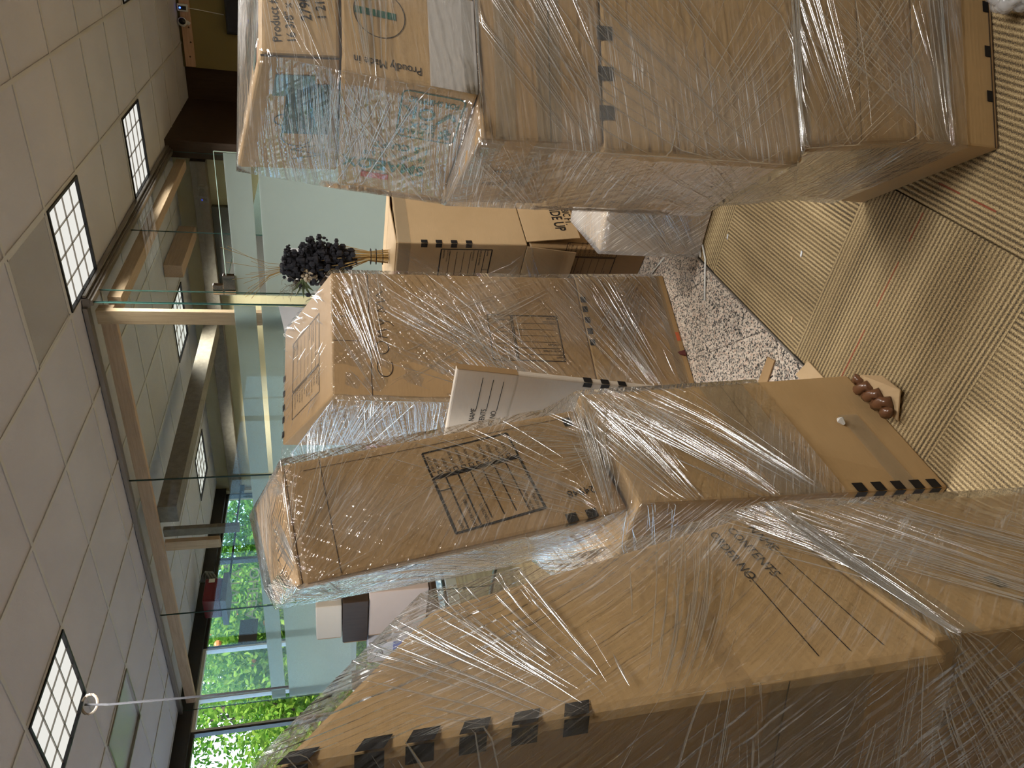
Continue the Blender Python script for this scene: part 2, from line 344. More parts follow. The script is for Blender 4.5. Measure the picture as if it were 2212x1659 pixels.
def lamp(n, m, label, on=True):
    x0, x1, y0, y1 = gxl(n+1)+.012, gxl(n)-.012, gyl(m)+.012, gyl(m+1)-.012
    t = empty('ceiling_light', ((x0+x1)/2, (y0+y1)/2, CZ), label, 'ceiling light', 'square ceiling lights')
    f = MB(); w = .014
    for a, b in (((x0, y0), (x1, y0+w)), ((x0, y1-w), (x1, y1)), ((x0, y0+w), (x0+w, y1-w)), ((x1-w, y0+w), (x1, y1-w))):
        f.box((a[0], a[1], CZ-.012), (b[0], b[1], CZ+.02))
    f.build('frame', DARKM if on else ALU, t)
    MB().box((x0+w, y0+w, CZ+.006), (x1-w, y1-w, CZ+.02)).build('lens', LENS if on else LENS_OFF, t)
    MB().box((x0, y0, CZ+.021), (x1, y1, CZ+.1)).build('housing', WHITE, t)
    if on:
        for k in (1, 2, 3):
            xx = x0 + (x1-x0)*k/4; yy = y0 + (y1-y0)*k/4
            MB().box((xx-.003, y0+w, CZ-.001), (xx+.003, y1-w, CZ+.006)).build('louver_bar', ALU, t)
            MB().box((x0+w, yy-.003, CZ-.001), (x1-w, yy+.003, CZ+.006)).build('louver_bar', ALU, t)
        L = bpy.data.lights.new('lamp_glow', 'AREA'); L.shape = 'RECTANGLE'; L.size = x1-x0-.06; L.size_y = y1-y0-.06; L.energy = LIGHT_W; L.color = (1, .98, .93); L.spread = math.radians(138)
        lo = bpy.data.objects.new('lamp_glow', L); COL.objects.link(lo); lo.parent = t; lo.location = (0, 0, -.02)
    return t
LBL = {(1, 0): 'lit square ceiling light beside the perforated vent', (1, 3): 'lit square ceiling light beyond the vent, over the open glass door',
       (-1, 4): 'lit square ceiling light cut off at the picture edge above the wall camera', (4, -3): 'large lit square ceiling light nearest the hanging looped cord',
       (4, 4): 'lit ceiling light inside the glass office right behind the pine beam', (7, 7): 'smallest lit ceiling light deep inside the glass office',
       (7, 4): 'lit ceiling light inside the glass office next to the windows'}
for c in sorted(LIT): lamp(*c, LBL.get(c, 'lit square ceiling light overhead behind the viewer'))
lamp(6, -2, 'unlit ceiling light with bluish translucent lens near the windows', False)
x0, x1, y0, y1 = gxl(2)+.012, gxl(1)-.012, gyl(-1)+.012, gyl(0)-.012
vt = empty('ceiling_vent', ((x0+x1)/2, (y0+y1)/2, CZ), 'grey slatted air vent panel beside the lit ceiling light', 'vent')
MB().box((x0, y0, CZ+.012), (x1, y1, CZ+.03)).build('backing', mat('vent_dark', (.10, .095, .09), .8), vt)
fr = MB()
for a, b in (((x0, y0), (x1, y0+.012)), ((x0, y1-.012), (x1, y1)), ((x0, y0), (x0+.012, y1)), ((x1-.012, y0), (x1, y1))): fr.box((*a, CZ-.003), (*b, CZ+.012))
fr.build('frame', TBAR, vt)
VS = mat('vent_slat_paint', (.50, .48, .46), .5)
sl_ = MB().box((x0+.012-vt.location.x, -.0032, -.0005), (x1-.012-vt.location.x, .0032, .004)).mesh('slat'); sl_.materials.append(VS)
for i in range(44):
    o = bpy.data.objects.new('slat', sl_); COL.objects.link(o); o.parent = vt; o.location = (0, y0+.02+(y1-y0-.04)*i/43-vt.location.y, .001)

# outer walls
struct(MB().box((XL-.25, YB, -.1), (-2.3, YB+.2, CZ+.2)).build('wall_back_left', TAN))
struct(MB().box((-1.87, YB, -.1), (XR, YB+.2, CZ+.2)).build('wall_back', OLIVE))
struct(MB().box((XR, YF, -.1), (XR+.15, YB+.1, CZ+.2)).build('wall_right', OFFW))
struct(MB().box((XL-.25, YF-.15, -.1), (XR+.1, YF, CZ+.2)).build('wall_front', OFFW))
struct(MB().box((XL, 7.25, -.1), (-2.36, 7.42, CZ+.1)).build('wall_office_back', TAN))
struct(MB().box((-2.36, 7.0, -.1), (-2.2, 8.5, CZ+.1)).build('wall_corridor', BROWNW))
dr = empty('door_1', (-2.05, 8.55, 0), kind='structure')
MB().box((-2.3, 8.5, 0), (-1.87, 8.58, CZ)).build('door_panel', BROWNW, dr)
MB().box((-2.08, 8.485, .95), (-2.04, 8.5, 1.15)).build('door_handle', CHROME, dr)
# window wall on the left
ZT, ZS = 2.80, .12
struct(MB().box((XL-.18, YF, -.1), (XL, 8.6, ZS)).build('wall_left_sill', OFFW))
struct(MB().box((XL-.18, YF, ZT), (XL, 8.6, CZ+.2)).build('wall_left_header', DKFRAME))
struct(MB().box((XL-.18, 7.2, ZS), (XL, 8.6, ZT)).build('wall_left_end', TAN))
ys = [YF, -.65, .65, 1.95, 3.25, 3.95, 4.30, 4.86, 6.08, 7.2]
for i in range(len(ys)-1):
    w = empty('window_%d' % (i+1), (XL-.08, (ys[i]+ys[i+1])/2, ZS), kind='structure')
    MB().box((XL-.10, ys[i]+.02, ZS+.03), (XL-.092, ys[i+1]-.02, ZT-.03)).build('pane', PANE, w)
    f = MB(); a, b = ys[i], ys[i+1]; fm = .022
    f.box((XL-.13, a, ZS), (XL-.06, a+fm, ZT)); f.box((XL-.13, b-fm, ZS), (XL-.06, b, ZT)); f.box((XL-.13, a+fm, ZS), (XL-.06, b-fm, ZS+.03)); f.box((XL-.13, a+fm, ZT-.03), (XL-.06, b-fm, ZT))
    f.build('window_frame', WHITE if ys[i] in (3.95, 4.30) else DKFRAME, w)

# ------------------------------------------------------------------ glass office
GP = empty('glass_partition', (-4.5, GY, 0), 'glass office partition with frosted bands and a glass corner', 'glass partition')
def panel(a, b, bands, along):
    """upright glass sheet between plan points a and b; bands = (z0, z1) frosted stretches"""
    z0, z1 = .01, CZ-.03; th = .004
    if along == 'x': lo, hi = (min(a[0], b[0]), a[1]-th), (max(a[0], b[0]), a[1]+th)
    else: lo, hi = (a[0]-th, min(a[1], b[1])), (a[0]+th, max(a[1], b[1]))
    t = MB().box((lo[0]+.002, lo[1]+.001, z0), (hi[0]-.002, hi[1]-.001, z1)).build('glass_panel', GLASS, GP)
    for (p, q) in ((lo[0] if along == 'x' else lo[1], 1), (hi[0] if along == 'x' else hi[1], -1)):
        e = MB()
        if along == 'x': e.box((p if q > 0 else p-.002, a[1]-th, z0), (p+.002 if q > 0 else p, a[1]+th, z1))
        else: e.box((a[0]-th, p if q > 0 else p-.002, z0), (a[0]+th, p+.002 if q > 0 else p, z1))
        e.build('ground_edge', GEDGE, t)
    for (f0, f1) in bands:
        if along == 'x': MB().box((lo[0]+.01, a[1]+th+.0005, f0), (hi[0]-.01, a[1]+th+.0015, f1)).build('frosted_band', FROST, t)
        else: MB().box((a[0]-th-.0015, lo[1]+.01, f0), (a[0]-th-.0005, hi[1]-.01, f1)).build('frosted_band', FROST, t)
    return t
B2 = [(1.25, 1.895), (1.93, 2.06)]
panel((-3.76, GY), (GX, GY), B2, 'x')
panel((-5.31, GY), (-3.765, GY), B2, 'x')
panel((XL+.06, GY), (-5.315, GY), B2, 'x')
# side wall: hinge sheet, transom over the doorway, end sheet
panel((GX, GY+.008), (GX, GY+.16), [], 'y')
t = MB().box((GX-.004, GY+.165, 2.13), (GX+.004, 5.18, CZ-.03)).build('glass_transom', GLASS, GP)
MB().box((GX-.005, GY+.165, 2.127), (GX+.005, 5.18, 2.13)).build('ground_edge', GEDGE, t)
panel((GX, 5.185), (GX, 6.99), [(1.25, 1.895), (1.93, 2.06)], 'y')
# tracks
struct(MB().box((GX-.03, GY-.012, CZ-.045), (GX+.03, 7.0, CZ-.004)).box((GX-.018, GY-.01, CZ-.06), (GX+.018, 7.0, CZ-.045)).box((GX+.036, GY-.01, CZ-.03), (GX+.05, 7.0, CZ-.004)).build('trim_2', ALU))
struct(MB().box((XL+.05, GY-.03, CZ-.03), (GX-.03, GY+.03, CZ-.004)).build('trim_3', ALU))
struct(MB().box((XL+.05, GY-.02, 0), (GX, GY+.02, .01)).build('trim_4', ALU))
# open door
dy = 4.30
d = empty('glass_door', (-1.88, dy, 0), 'frosted glass door standing open in front of the glass wall', 'door')
MB().box((-2.34, dy-.005, .012), (-1.40, dy+.005, 2.112)).build('glass_sheet', GLASS, d)
BE = mat('bright_glass_edge', (.45, .58, .5), .2)
MB().box((-2.342, dy-.006, 2.112), (-1.398, dy+.006, 2.1155)).build('ground_edge', BE, d); MB().box((-1.40, dy-.006, .012), (-1.397, dy+.006, 2.112)).build('ground_edge', BE, d)
for f0, f1 in ((1.915, 2.062), (.30, 1.875)): MB().box((-2.33, dy-.0075, f0), (-1.402, dy-.0062, f1)).build('frosted_band', FROST, d)
MB().box((-2.33, dy-.017, 2.06), (-2.19, dy+.017, 2.135)).box((-2.33, dy-.019, 2.137), (-2.26, dy+.019, 2.20)).build('patch_hinge', CHROME, d, .003)
MB().box((-1.47, dy-.03, .9), (-1.445, dy-.008, 1.25)).build('pull_handle', CHROME, d, .003)
# papers taped to the glass
def paper(pts, label):
    o = MB(); n = 8; P00, P10, P11, P01 = [V(p) for p in pts]
    nrm = (P10-P00).cross(P01-P00).normalized()
    gridp = [[P00.lerp(P10, i/n).lerp(P01.lerp(P11, i/n), j/n) + nrm*(.012*math.sin(i/n*3.1+j*.25)+.004) for i in range(n+1)] for j in range(n+1)]
    for j in range(n):
        for i in range(n): o.quad(gridp[j][i], gridp[j][i+1], gridp[j+1][i+1], gridp[j+1][i])
    ob = o.build('paper_sheet', PAPER); md = ob.modifiers.new('thick', 'SOLIDIFY'); md.thickness = .0006
    return tag(ob, label, 'paper')
paper([(-2.20, dy-.03, 1.45), (-1.98, dy-.03, 1.45), (-1.98, dy-.03, 1.74), (-2.20, dy-.03, 1.74)], 'white paper sheet on the glass door behind the dark dried flowers')
paper([(-2.66, GY-.02, 1.46), (-2.32, GY-.02, 1.46), (-2.30, GY-.02, 1.79), (-2.54, GY-.02, 1.75)], 'curled white paper sheet on the glass behind the wrapped carton')

# pine framing inside the office
def lum(name, a, b, m, label): return tag(MB().box(a, b).build(name, m, None, .003), label, 'lumber')
lum('pine_beam', (-6.8, GY+.08, CZ-.14), (GX-.08, GY+.12, CZ-.05), LUMX, 'long pine beam running along the top of the glass wall')
lum('pine_post', (GX-.17, GY+.03, 0), (GX-.075, GY+.07, CZ-.05), LUMZ, 'upright pine post right behind the glass corner')
lum('short_pine_post', (-4.66, GY+.122, 2.36), (-4.56, GY+.162, CZ-.14), LUMZ, 'short pine post hanging from the long beam')
lum('brown_beam', (-4.35, GY+.14, 2.64), (-4.18, 7.2, 2.78), GREYB, 'brown beam running back under the office ceiling')
lum('brown_post', (-4.50, GY+.125, 2.20), (-4.42, GY+.165, CZ-.145), GREYB, 'brown upright board beside the short pine post')
lum('back_beam', (-6.8, 7.10, 2.60), (-2.42, 7.22, 2.74), GREYB, 'wide tan board across the office back wall')
lum('side_beam', (GX-.16, GY+.2, CZ-.16), (GX-.07, 7.0, CZ-.08), LUMY, 'pine beam along the top of the side glass wall')
lum('slanted_board', (-3.2, 6.2, CZ-.16), (-3.08, 7.09, CZ-.003), LUMY, 'tan board end sticking out under the office ceiling')
o = MB().box((-3.9, 7.18, 1.9), (-2.9, 7.245, 2.6)).build('dark_wall_panel', mat('dark_grey_panel', (.06, .055, .045), .6), None, .004); tag(o, 'dark rectangular panel on the office back wall', 'panel')

# things on the far wall, right
b = empty('wall_board', (-1.4, YB-.02, 2.84), 'pine board fixed along the top of the olive wall', 'board')
MB().box((-1.86, YB-.04, 2.79), (.2, YB, 2.885)).build('board', LUMX, b, .004)
kn = mat('knot', (.10, .05, .025), .8)
for x in (-1.48, -1.62, -1.76): MB().ball((x, YB-.040, 2.83+.02*math.sin(x*9)), .009, sc=(1, .15, 1)).build('knot', kn, b)
sd = empty('motion_sensor', (-1.30, YB-.05, 2.84), 'white sensor box with a glowing blue light on the pine board', 'sensor')
MB().box((-1.335, YB-.075, 2.80), (-1.265, YB-.041, 2.90)).build('case', WHITE, sd, .008)
MB().box((-1.318, YB-.080, 2.815), (-1.282, YB-.0745, 2.885)).build('window', BLACK, sd)
MB().ball((-1.30, YB-.081, 2.872), .009).build('indicator', emit_mat('blue_led', (.05, .12, 1), 6), sd)
MB().tube([(-1.30, YB-.045, 2.80), (-1.31, YB-.02, 2.7), (-1.33, YB-.012, 2.47)], .004).build('cable', WHITE, sd)
sc_ = empty('security_camera', (-1.43, YB-.06, 2.86), 'white round camera with black face on the pine board', 'camera')
MB().ball((-1.43, YB-.075, 2.865), .045, 14, 10, (1, .8, 1)).build('shell', WHITE, sc_, smooth=True)
MB().ball((-1.42, YB-.098, 2.862), .033, 14, 10, (1, .6, 1)).build('face', BLACK, sc_, smooth=True)
MB().tube([(-1.43, YB-.04, 2.83), (-1.45, YB-.04, 2.80)], .018, 10).build('bracket', WHITE, sc_)
tv = empty('black_screen', (-1.0, YB-.05, 2.1), 'black wall screen behind the tall right stack', 'screen')
MB().box((-1.5, YB-.07, 1.75), (-.4, YB-.01, 2.45)).build('casing', BLACK, tv, .006)
MB().box((-1.48, YB-.0725, 1.77), (-.42, YB-.069, 2.43)).build('panel', mat('dark_panel', (.004, .004, .005), .15), tv)

# hanging looped cord
hc = empty('hanging_cord', (-4.17, 2.64, CZ), 'thin dark cord with a pale loop hanging below the ceiling', 'cord')
MB().tube([(-4.17, 2.64, CZ-.02), (-4.165, 2.62, CZ-.15), (-4.16, 2.60, 2.3), (-4.155, 2.59, 1.75)], .007).build('cord', mat('dark_cord', (.03, .03, .035), .6), hc)
ring = [(-4.17+.03*math.cos(a), 2.64+.045*math.cos(a), CZ-.045+.042*math.sin(a)) for a in [i*math.pi/8 for i in range(17)]]
MB().tube(ring, .008, 6, False).build('loop', mat('pale_loop', (.34, .28, .22), .6), hc)

# ------------------------------------------------------------------ lettering
_txt = {}
def glyphs(s, bold=False):
    k = (s, bold)
    if k not in _txt:
        c = bpy.data.curves.new('t', 'FONT'); c.body = s; c.resolution_u = 3; c.size = 1; c.offset = .014 if bold else 0
        ob = bpy.data.objects.new('t', c); me = ob.to_mesh()
        vs = [(v.co.x, v.co.y) for v in me.vertices]; fs = [tuple(p.vertices) for p in me.polygons]
        ob.to_mesh_clear(); bpy.data.objects.remove(ob); bpy.data.curves.remove(c)
        _txt[k] = (vs, fs)
    return _txt[k]

# ------------------------------------------------------------------ cartons
class Carton:
    """moving carton: b and t are the four bottom / top corners in the order front-left, front-right, back-right, back-left"""
    def __init__(s, name, b, t, m, label, bevel=.006, group=None, cat='box'):
        s.b = [V(p) for p in b]; s.t = [V(p) for p in t]; c = sum(s.b, V())/4
        s.root = empty(name, c, label, cat, group)
        s.body = MB().hex(s.b, s.t).build('body', m, s.root, bevel); s.m = m
        B, T = s.b, s.t
        s.F = {'F': (B[0], B[1], T[1], T[0]), 'R': (B[1], B[2], T[2], T[1]), 'B': (B[2], B[3], T[3], T[2]), 'L': (B[3], B[0], T[0], T[3]), 'T': (T[0], T[1], T[2], T[3])}
    def size(s, f):
        q = s.F[f]; return ((q[1]-q[0]).length+(q[2]-q[3]).length)/2, ((q[3]-q[0]).length+(q[2]-q[1]).length)/2
    def pt(s, f, u, v, off=.0012):
        q = s.F[f]; n = (q[1]-q[0]).cross(q[3]-q[0]).normalized()
        return q[0].lerp(q[1], u).lerp(q[3].lerp(q[2], u), v) + n*off
    def patch(s, mb, f, u0, v0, u1, v1, off=.0012, n=1):
        for i in range(n):
            a, b2 = u0+(u1-u0)*i/n, u0+(u1-u0)*(i+1)/n
            mb.quad(s.pt(f, a, v0, off), s.pt(f, b2, v0, off), s.pt(f, b2, v1, off), s.pt(f, a, v1, off))
    def tape(s, f, u0, v0, u1, v1, m=TAPE, name='tape', off=.0016):
        mb = MB(); s.patch(mb, f, u0, v0, u1, v1, off); return mb.build(name, m, s.root)
    def line(s, f, u0, v0, u1, v1, w=.002, m=None, name='seam', off=.0011):
        a = s.pt(f, u0, v0, off); b2 = s.pt(f, u1, v1, off); n = (s.F[f][1]-s.F[f][0]).cross(s.F[f][3]-s.F[f][0]).normalized()
        d2 = (b2-a).normalized().cross(n)*w/2
        return MB().quad(a-d2, b2-d2, b2+d2, a+d2).build(name, m or GAP, s.root)
    def marks(s, edge, vs, h=.022, w=.02):
        """black registration squares folded over a vertical edge: edge = left face, right face"""
        fl, fr_ = edge
        for v in vs:
            hw = h/s.size(fl)[1]/2; mb = MB()
            s.patch(mb, fl, 1-w/s.size(fl)[0], v-hw, 1, v+hw, .0018); s.patch(mb, fr_, 0, v-hw, w/s.size(fr_)[0], v+hw, .0018); mb.build('edge_mark', INK, s.root)
    def hmarks(s, f, us, v, w=.022, h=.02, off=.0018):
        W_, H_ = s.size(f)
        for u in us:
            mb = MB(); s.patch(mb, f, u-w/W_/2, v-h/H_/2, u+w/W_/2, v+h/H_/2, off); mb.build('edge_mark', INK, s.root)
    def mapper(s, f, uc, vc, rot, off=.0014):
        W_, H_ = s.size(f); a = math.radians(rot); ca, sa = math.cos(a), math.sin(a)
        return lambda x, y: s.pt(f, uc+(x*ca-y*sa)/W_, vc+(x*sa+y*ca)/H_, off)
    def text(s, f, uc, vc, txt, h, rot=0, m=INK, bold=False, sx=1.0, name='lettering', align='L', off=.0014, parent=None):
        vs, fs = glyphs(txt, bold)
        if not vs: return
        w = max(v[0] for v in vs)*h*sx; x0 = {'L': 0, 'C': -w/2, 'R': -w}[align]; mp = s.mapper(f, uc, vc, rot, off)
        mb = MB(); mb.v = [mp(x0+v[0]*h*sx, v[1]*h) for v in vs]; mb.f = fs
        return mb.build(name, m, parent or s.root)
    def form(s, f, uc, vc, w, h, rot=0, lw=.0018, m=INK):
        """the printed contents form: ruled block at left, room checklist at right; uc, vc = centre"""
        mp = s.mapper(f, uc, vc, rot, .0013); mb = MB()
        def ln(x0, y0, x1, y1, t=lw):
            d_ = V((x1-x0, y1-y0, 0)).normalized(); px, py = -d_.y*t/2, d_.x*t/2
            mb.quad(mp(x0-px, y0-py), mp(x0+px, y0+py), mp(x1+px, y1+py), mp(x1-px, y1-py))
        def rect(x0, y0, x1, y1, t=lw): ln(x0, y0, x1, y0, t); ln(x1, y0, x1, y1, t); ln(x1, y1, x0, y1, t); ln(x0, y1, x0, y0, t)
        X0, X1, Y0, Y1 = -w/2, w/2, -h/2, h/2; xs = X0+w*.655; xt = xs+w*.02
        rect(X0, Y0, xs, Y1, lw*1.5); rect(xt, Y0+.0, X1, Y1, lw*1.5); rect(X0+w*.012, Y0+w*.012, xs-w*.012, Y1-w*.012, lw*.5)
        for i in range(1, 7):
            y = Y1-h*i/7.3; ln(X0+(w*.02 if i < 3 else w*.06), y, xs-(0 if i < 3 else w*.03), y, lw*(1.1 if i < 3 else .8))
        ln(xs-w*.16, Y1, xs-w*.16, Y1-h/7.3, lw)
        for i in range(10):
            y = Y1-h*(.10+i*.088); rect(xt+w*.02, y-h*.022, xt+w*.02+h*.045, y+h*.022, lw*.6)
        pf = mb.build('printed_form', m, s.root)
        def tx(t_, x, y, hh):
            vs, fs = glyphs(t_); q = MB(); q.v = [mp(x+v[0]*hh, y+v[1]*hh) for v in vs]; q.f = fs; q.build('form_lettering', m, pf)
        hh = h*.05
        tx('NAME', X0+w*.02, Y1-h*.10, hh); tx('ORDER NUMBER', X0+w*.02, Y1-h*.235, hh); tx('CONTENTS', X0+w*.02, Y1-h*.375, hh)
        tx('SPECIAL\nINSTRUCTIONS', X0+w*.02, Y1-h*.84, hh*.8); tx('PACKERS', X0+w*.02, Y0+h*.045, hh)
        tx('AREA ROOM', xt+w*.05, Y1-h*.055, hh*.9)
        for i, t_ in enumerate(('MASTER', 'BEDRM', 'LIVING RM', 'DINING RM', 'KITCHEN', 'BATH', 'BASEMENT', 'GARAGE', 'ATTIC', 'LAUNDRY')):
            tx(t_, xt+w*.03+h*.06, Y1-h*(.115+i*.088), hh*.95)
    def flaps(s, gap=.004, th=.004, m=None, lift=0):
        """two closed top flaps meeting in the middle"""
        T = s.t; n = (T[1]-T[0]).cross(T[3]-T[0]).normalized()
        for a, b2, c_, d_ in ((0, 0.0, 1, .5-gap), (0, .5+gap, 1, 1.0)):
            P = [s.pt('T', .01, b2 if b2 else .01, .0005), s.pt('T', .99, b2 if b2 else .01, .0005), s.pt('T', .99, min(d_, .99), .0005), s.pt('T', .01, min(d_, .99), .0005)]
            Q = [p+n*th for p in P]
            if lift: 
                i, j = ((2, 3) if b2 < .2 else (0, 1)); P[i] += n*lift; P[j] += n*lift; Q[i] += n*lift; Q[j] += n*lift
            MB().hex(P, Q).build('flap', m or s.m, s.root)

def stackbox(FLb, FLt, az, w, d, dback=(0, 0, 0)):
    a = math.radians(az); x = V((math.cos(a), math.sin(a), 0)); y = V((-math.sin(a), math.cos(a), 0)); p, q2 = V(FLb), V(FLt)
    return [p, p+x*w, p+x*w+y*d, p+y*d], [q2, q2+x*w, q2+x*w+y*d+V(dback), q2+y*d+V(dback)]

def polyink(c, f, pts, w, m=INK, name='handwriting'):
    mb = MB()
    for a, b2 in zip(pts[:-1], pts[1:]):
        P, Q = c.pt(f, *a, .0016), c.pt(f, *b2, .0016); n = (c.F[f][1]-c.F[f][0]).cross(c.F[f][3]-c.F[f][0]).normalized(); d_ = (Q-P).normalized().cross(n)*w/2
        mb.quad(P-d_, Q-d_, Q+d_, P+d_)
    return mb.build(name, m, c.root)
def arc(cx_, cy_, rx, ry, a0, a1, n=14): return [(cx_+rx*math.cos(math.radians(a0+(a1-a0)*i/n)), cy_+ry*math.sin(math.radians(a0+(a1-a0)*i/n))) for i in range(n+1)]

# ---- right stack
r1 = Carton('moving_carton', *stackbox((-.297, 1.314, 0), (-.294, 1.316, .232), 38, .60, .42), KRAFT, 'bottom carton of the tall right stack, on the carpet')
r1.line('F', 0, .06, 1, .06, .003); r1.line('F', 0, .03, 1, .03, .002); r1.hmarks('F', [.20, .375, .55], .10, .026, .016)
r1.line('L', .02, .93, .98, .93, .003); r1.line('L', .02, .86, .98, .86, .0015)
r1.tape('F', 0, .62, 1, .80)
r2 = Carton('moving_carton', *stackbox((-.294, 1.316, .234), (-.322, 1.294, .529), 38, .60, .42), KRAFT, 'second carton from the floor in the tall right stack')
r2.tape('F', 0, .93, 1, 1.0); r2.line('F', .0, .5, 1, .5, .0012)
r3 = Carton('moving_carton', *stackbox((-.351, 1.272, .531), (-.358, 1.266, .977), 38, .64, .37), KRAFT, 'wide third carton from the floor in the tall right stack')
r3.hmarks('F', [.115, .235, .36], .985, .028, .032); r3.tape('L', .0, .45, .5, .60)
r4 = Carton('moving_carton', *stackbox((-.349, 1.273, .979), (-.356, 1.268, 1.221), 38, .62, .39), KRAFT3, 'taped carton under the tilted small box in the right stack')
r4.tape('F', 0, .35, 1, .55); r4.tape('L', 0, .35, 1, .55); r4.tape('F', 0, .72, 1, .88); r4.tape('L', 0, .80, 1, .99); r4.line('F', 0, .44, 1, .44, .002)
r4.text('L', .40, .52, '85281', .026, 90); r4.text('L', .60, .55, '3/26', .026, 90)
r5 = Carton('small_box', *stackbox((-.292, 1.317, 1.224), (-.274, 1.332, 1.467), 46, .46, .44), KRAFT, 'small printed box lying on its side near the top of the right stack')
BU, BV = .77, .31
mp = r5.mapper('L', BU, BV, 90)
mb = MB(); wv, hv = .060, .080; ring_o = []; ring_i = []
for (sx_, sy_, a0) in ((1, 1, 0), (-1, 1, 90), (-1, -1, 180), (1, -1, 270)):
    for i in range(5):
        a = math.radians(a0+i*22.5); ring_o.append((sx_*(wv-.014)+.014*math.cos(a), sy_*(hv-.014)+.014*math.sin(a))); ring_i.append((sx_*(wv-.014)+.0108*math.cos(a), sy_*(hv-.014)+.0108*math.sin(a)))
k = len(ring_o); mb.v = [mp(*p) for p in ring_o] + [mp(*p) for p in ring_i]; mb.f = [(i, (i+1) % k, k+(i+1) % k, k+i) for i in range(k)]
badge = mb.build('printed_badge', GREEN, r5.root)
W5, H5 = r5.size('L')
def r5t(t_, dx, dy_, h_, sx=1): return r5.text('L', BU-dy_/W5, BV+dx/H5, t_, h_, 90, GREEN, True, sx, parent=badge)
r5t('U-HAUL', -.018, .048, .026, .8); r5t('BOX', -.018, .022, .030, .85); r5t('OK', -.012, -.030, .056, .8); r5t('FOR SHIPPING', -.05, -.062, .025, .6)
mpb = r5.mapper('L', BU, BV, 90, .0015)
mb = MB()
for (x_, y_) in ((-.044, .062), (-.031, .062), (-.0375, .053), (-.044, .043), (-.031, .043), (-.0375, .034)): mb.poly([mpb(x_+.006*math.cos(a), y_+.0056*math.sin(a)) for a in [i*math.pi/3+.5 for i in range(6)]])
mb.build('cube_emblem', GREEN, badge)
mb = MB(); mb.poly([mpb(*p) for p in ((-.052, -.006), (-.042, -.026), (-.034, -.026), (-.012, .016), (-.019, .016), (-.038, -.014), (-.046, -.002))]); mb.build('check_mark', GREEN, badge)
r5.text('L', .33, .24, 'SMALL', .062, 90, GREEN, True, .7); r5.text('L', .41, .24, '16 3/8" x 12 5/8"', .026, 90, GREEN, False, .8); r5.text('L', .51, .24, '1.5 CU FT', .034, 90, GREEN, True, .8)
r5.text('L', .33, .60, 'BOX', .062, 90, GREEN, True, .7); r5.tape('L', .14, .55, .20, .8, RED, 'red_stripe')
r5.text('F', .07, .42, 'Proudly Made in', .023, 90, INK, False, .8)
mb = MB(); q0 = arc(.27, .72, .105, .19, 0, 360, 28); q1 = arc(.27, .72, .102, .184, 0, 360, 28)
for i in range(28): mb.quad(r5.pt('F', *q0[i]), r5.pt('F', *q0[i+1]), r5.pt('F', *q1[i+1]), r5.pt('F', *q1[i]))
mb.build('printed_seal', INK, r5.root); r5.tape('F', .255, .60, .285, .90, GREEN, 'seal_band', .0014)
r5.tape('F', 0, .02, 1, .10); r5.tape('F', .0, .0, .42, .36, tape_mat('whitish_overlay', (.62, .58, .54), .72), 'whitish_patch')  # whitish see-through patch over the lower left of the front
r6 = Carton('small_box', *stackbox((-.256, 1.345, 1.470), (-.262, 1.340, 1.600), 46, .42, .42, (0, 0, .085)), KRAFT, 'topmost small printed box of the right stack, with product lettering')
r6.text('F', .05, .74, 'Product # SM', .021, 6, INK); r6.text('F', .05, .56, '16 3/8" x 12 5/8', .021, 6, INK); r6.text('F', .155, .36, '279037', .025, 6, INK, True); r6.text('F', .165, .17, '1 21 26', .022, 6, INK, True)
r6.tape('L', .38, .10, .80, .62, mat('dull_green_ink', (.045, .085, .07), .6), 'green_print'); r6.tape('L', .70, .30, .86, .78, mat('grey_green_ink', (.14, .2, .18), .6), 'green_print'); r6.line('L', .985, .0, .985, 1, .006)
r6.tape('T', .06, .15, .95, .24, GREEN, 'green_print'); r6.line('T', .0, .10, 1, .10, .004, RED, 'red_stripe'); r6.text('T', .2, .4, 'SMALL BOX', .08, 0, GREEN, True)
for i_, pts in enumerate((arc(.36, .45, .10, .17, 20, 400), [(.28, .2), (.22, .5), (.18, .15), (.12, .5)], arc(.5, .6, .05, .12, 0, 380))): polyink(r6, 'L', pts, .0022)

# ---- near left stack (front-right corner is the one closest to the viewer)
a = math.radians(19.4); lx = V((math.cos(a), math.sin(a), 0)); ly = V((-math.sin(a), math.cos(a), 0)); NR = V((-.679, .361, 0))
def lq(fr_, br, w=.50): fr_, br = V(fr_), V(br); return [fr_-lx*w, fr_, br, br-lx*w]
p = NR+ly*.03
l1 = Carton('moving_carton', lq((p.x, p.y, 0), (-.812, .739, 0)), lq((p.x, p.y, .748), (-.812, .739, .748)), KRAFT, 'lower carton of the nearest left stack')
l1.hmarks('R', [.10, .26], .72, .028, .02); l1.tape('R', 0, .9, 1, .98)
l2 = Carton('moving_carton', lq((-.679, .361, .752), (-.812, .739, .752)), lq((-.672, .340, 1.555), (-.745, .55, 1.375)), KRAFT, 'big leaning upper carton of the nearest left stack', .012)
l2.marks(('F', 'R'), [.625, .695, .762, .828, .888, .975], .028, .022)
l2.text('R', .90, .115, 'NAME', .027, 180, INK, False, .95); l2.text('R', .93, .175, 'CONTENTS', .027, 180, INK, False, .95); l2.text('R', .935, .235, 'ORDER NO.', .027, 180, INK, False, .95)
for u1, v in ((.72, .10), (.62, .165), (.60, .225)): l2.line('R', u1, v, .08, v, .0016, INK, 'ruled_line')
l2.tape('R', .0, .36, .55, .40, tape_mat('brown_tape', (.42, .28, .15), .25), 'tape'); l2.line('F', 0, .30, 1, .30, .002); l2.tape('F', 0, .15, 1, .33);

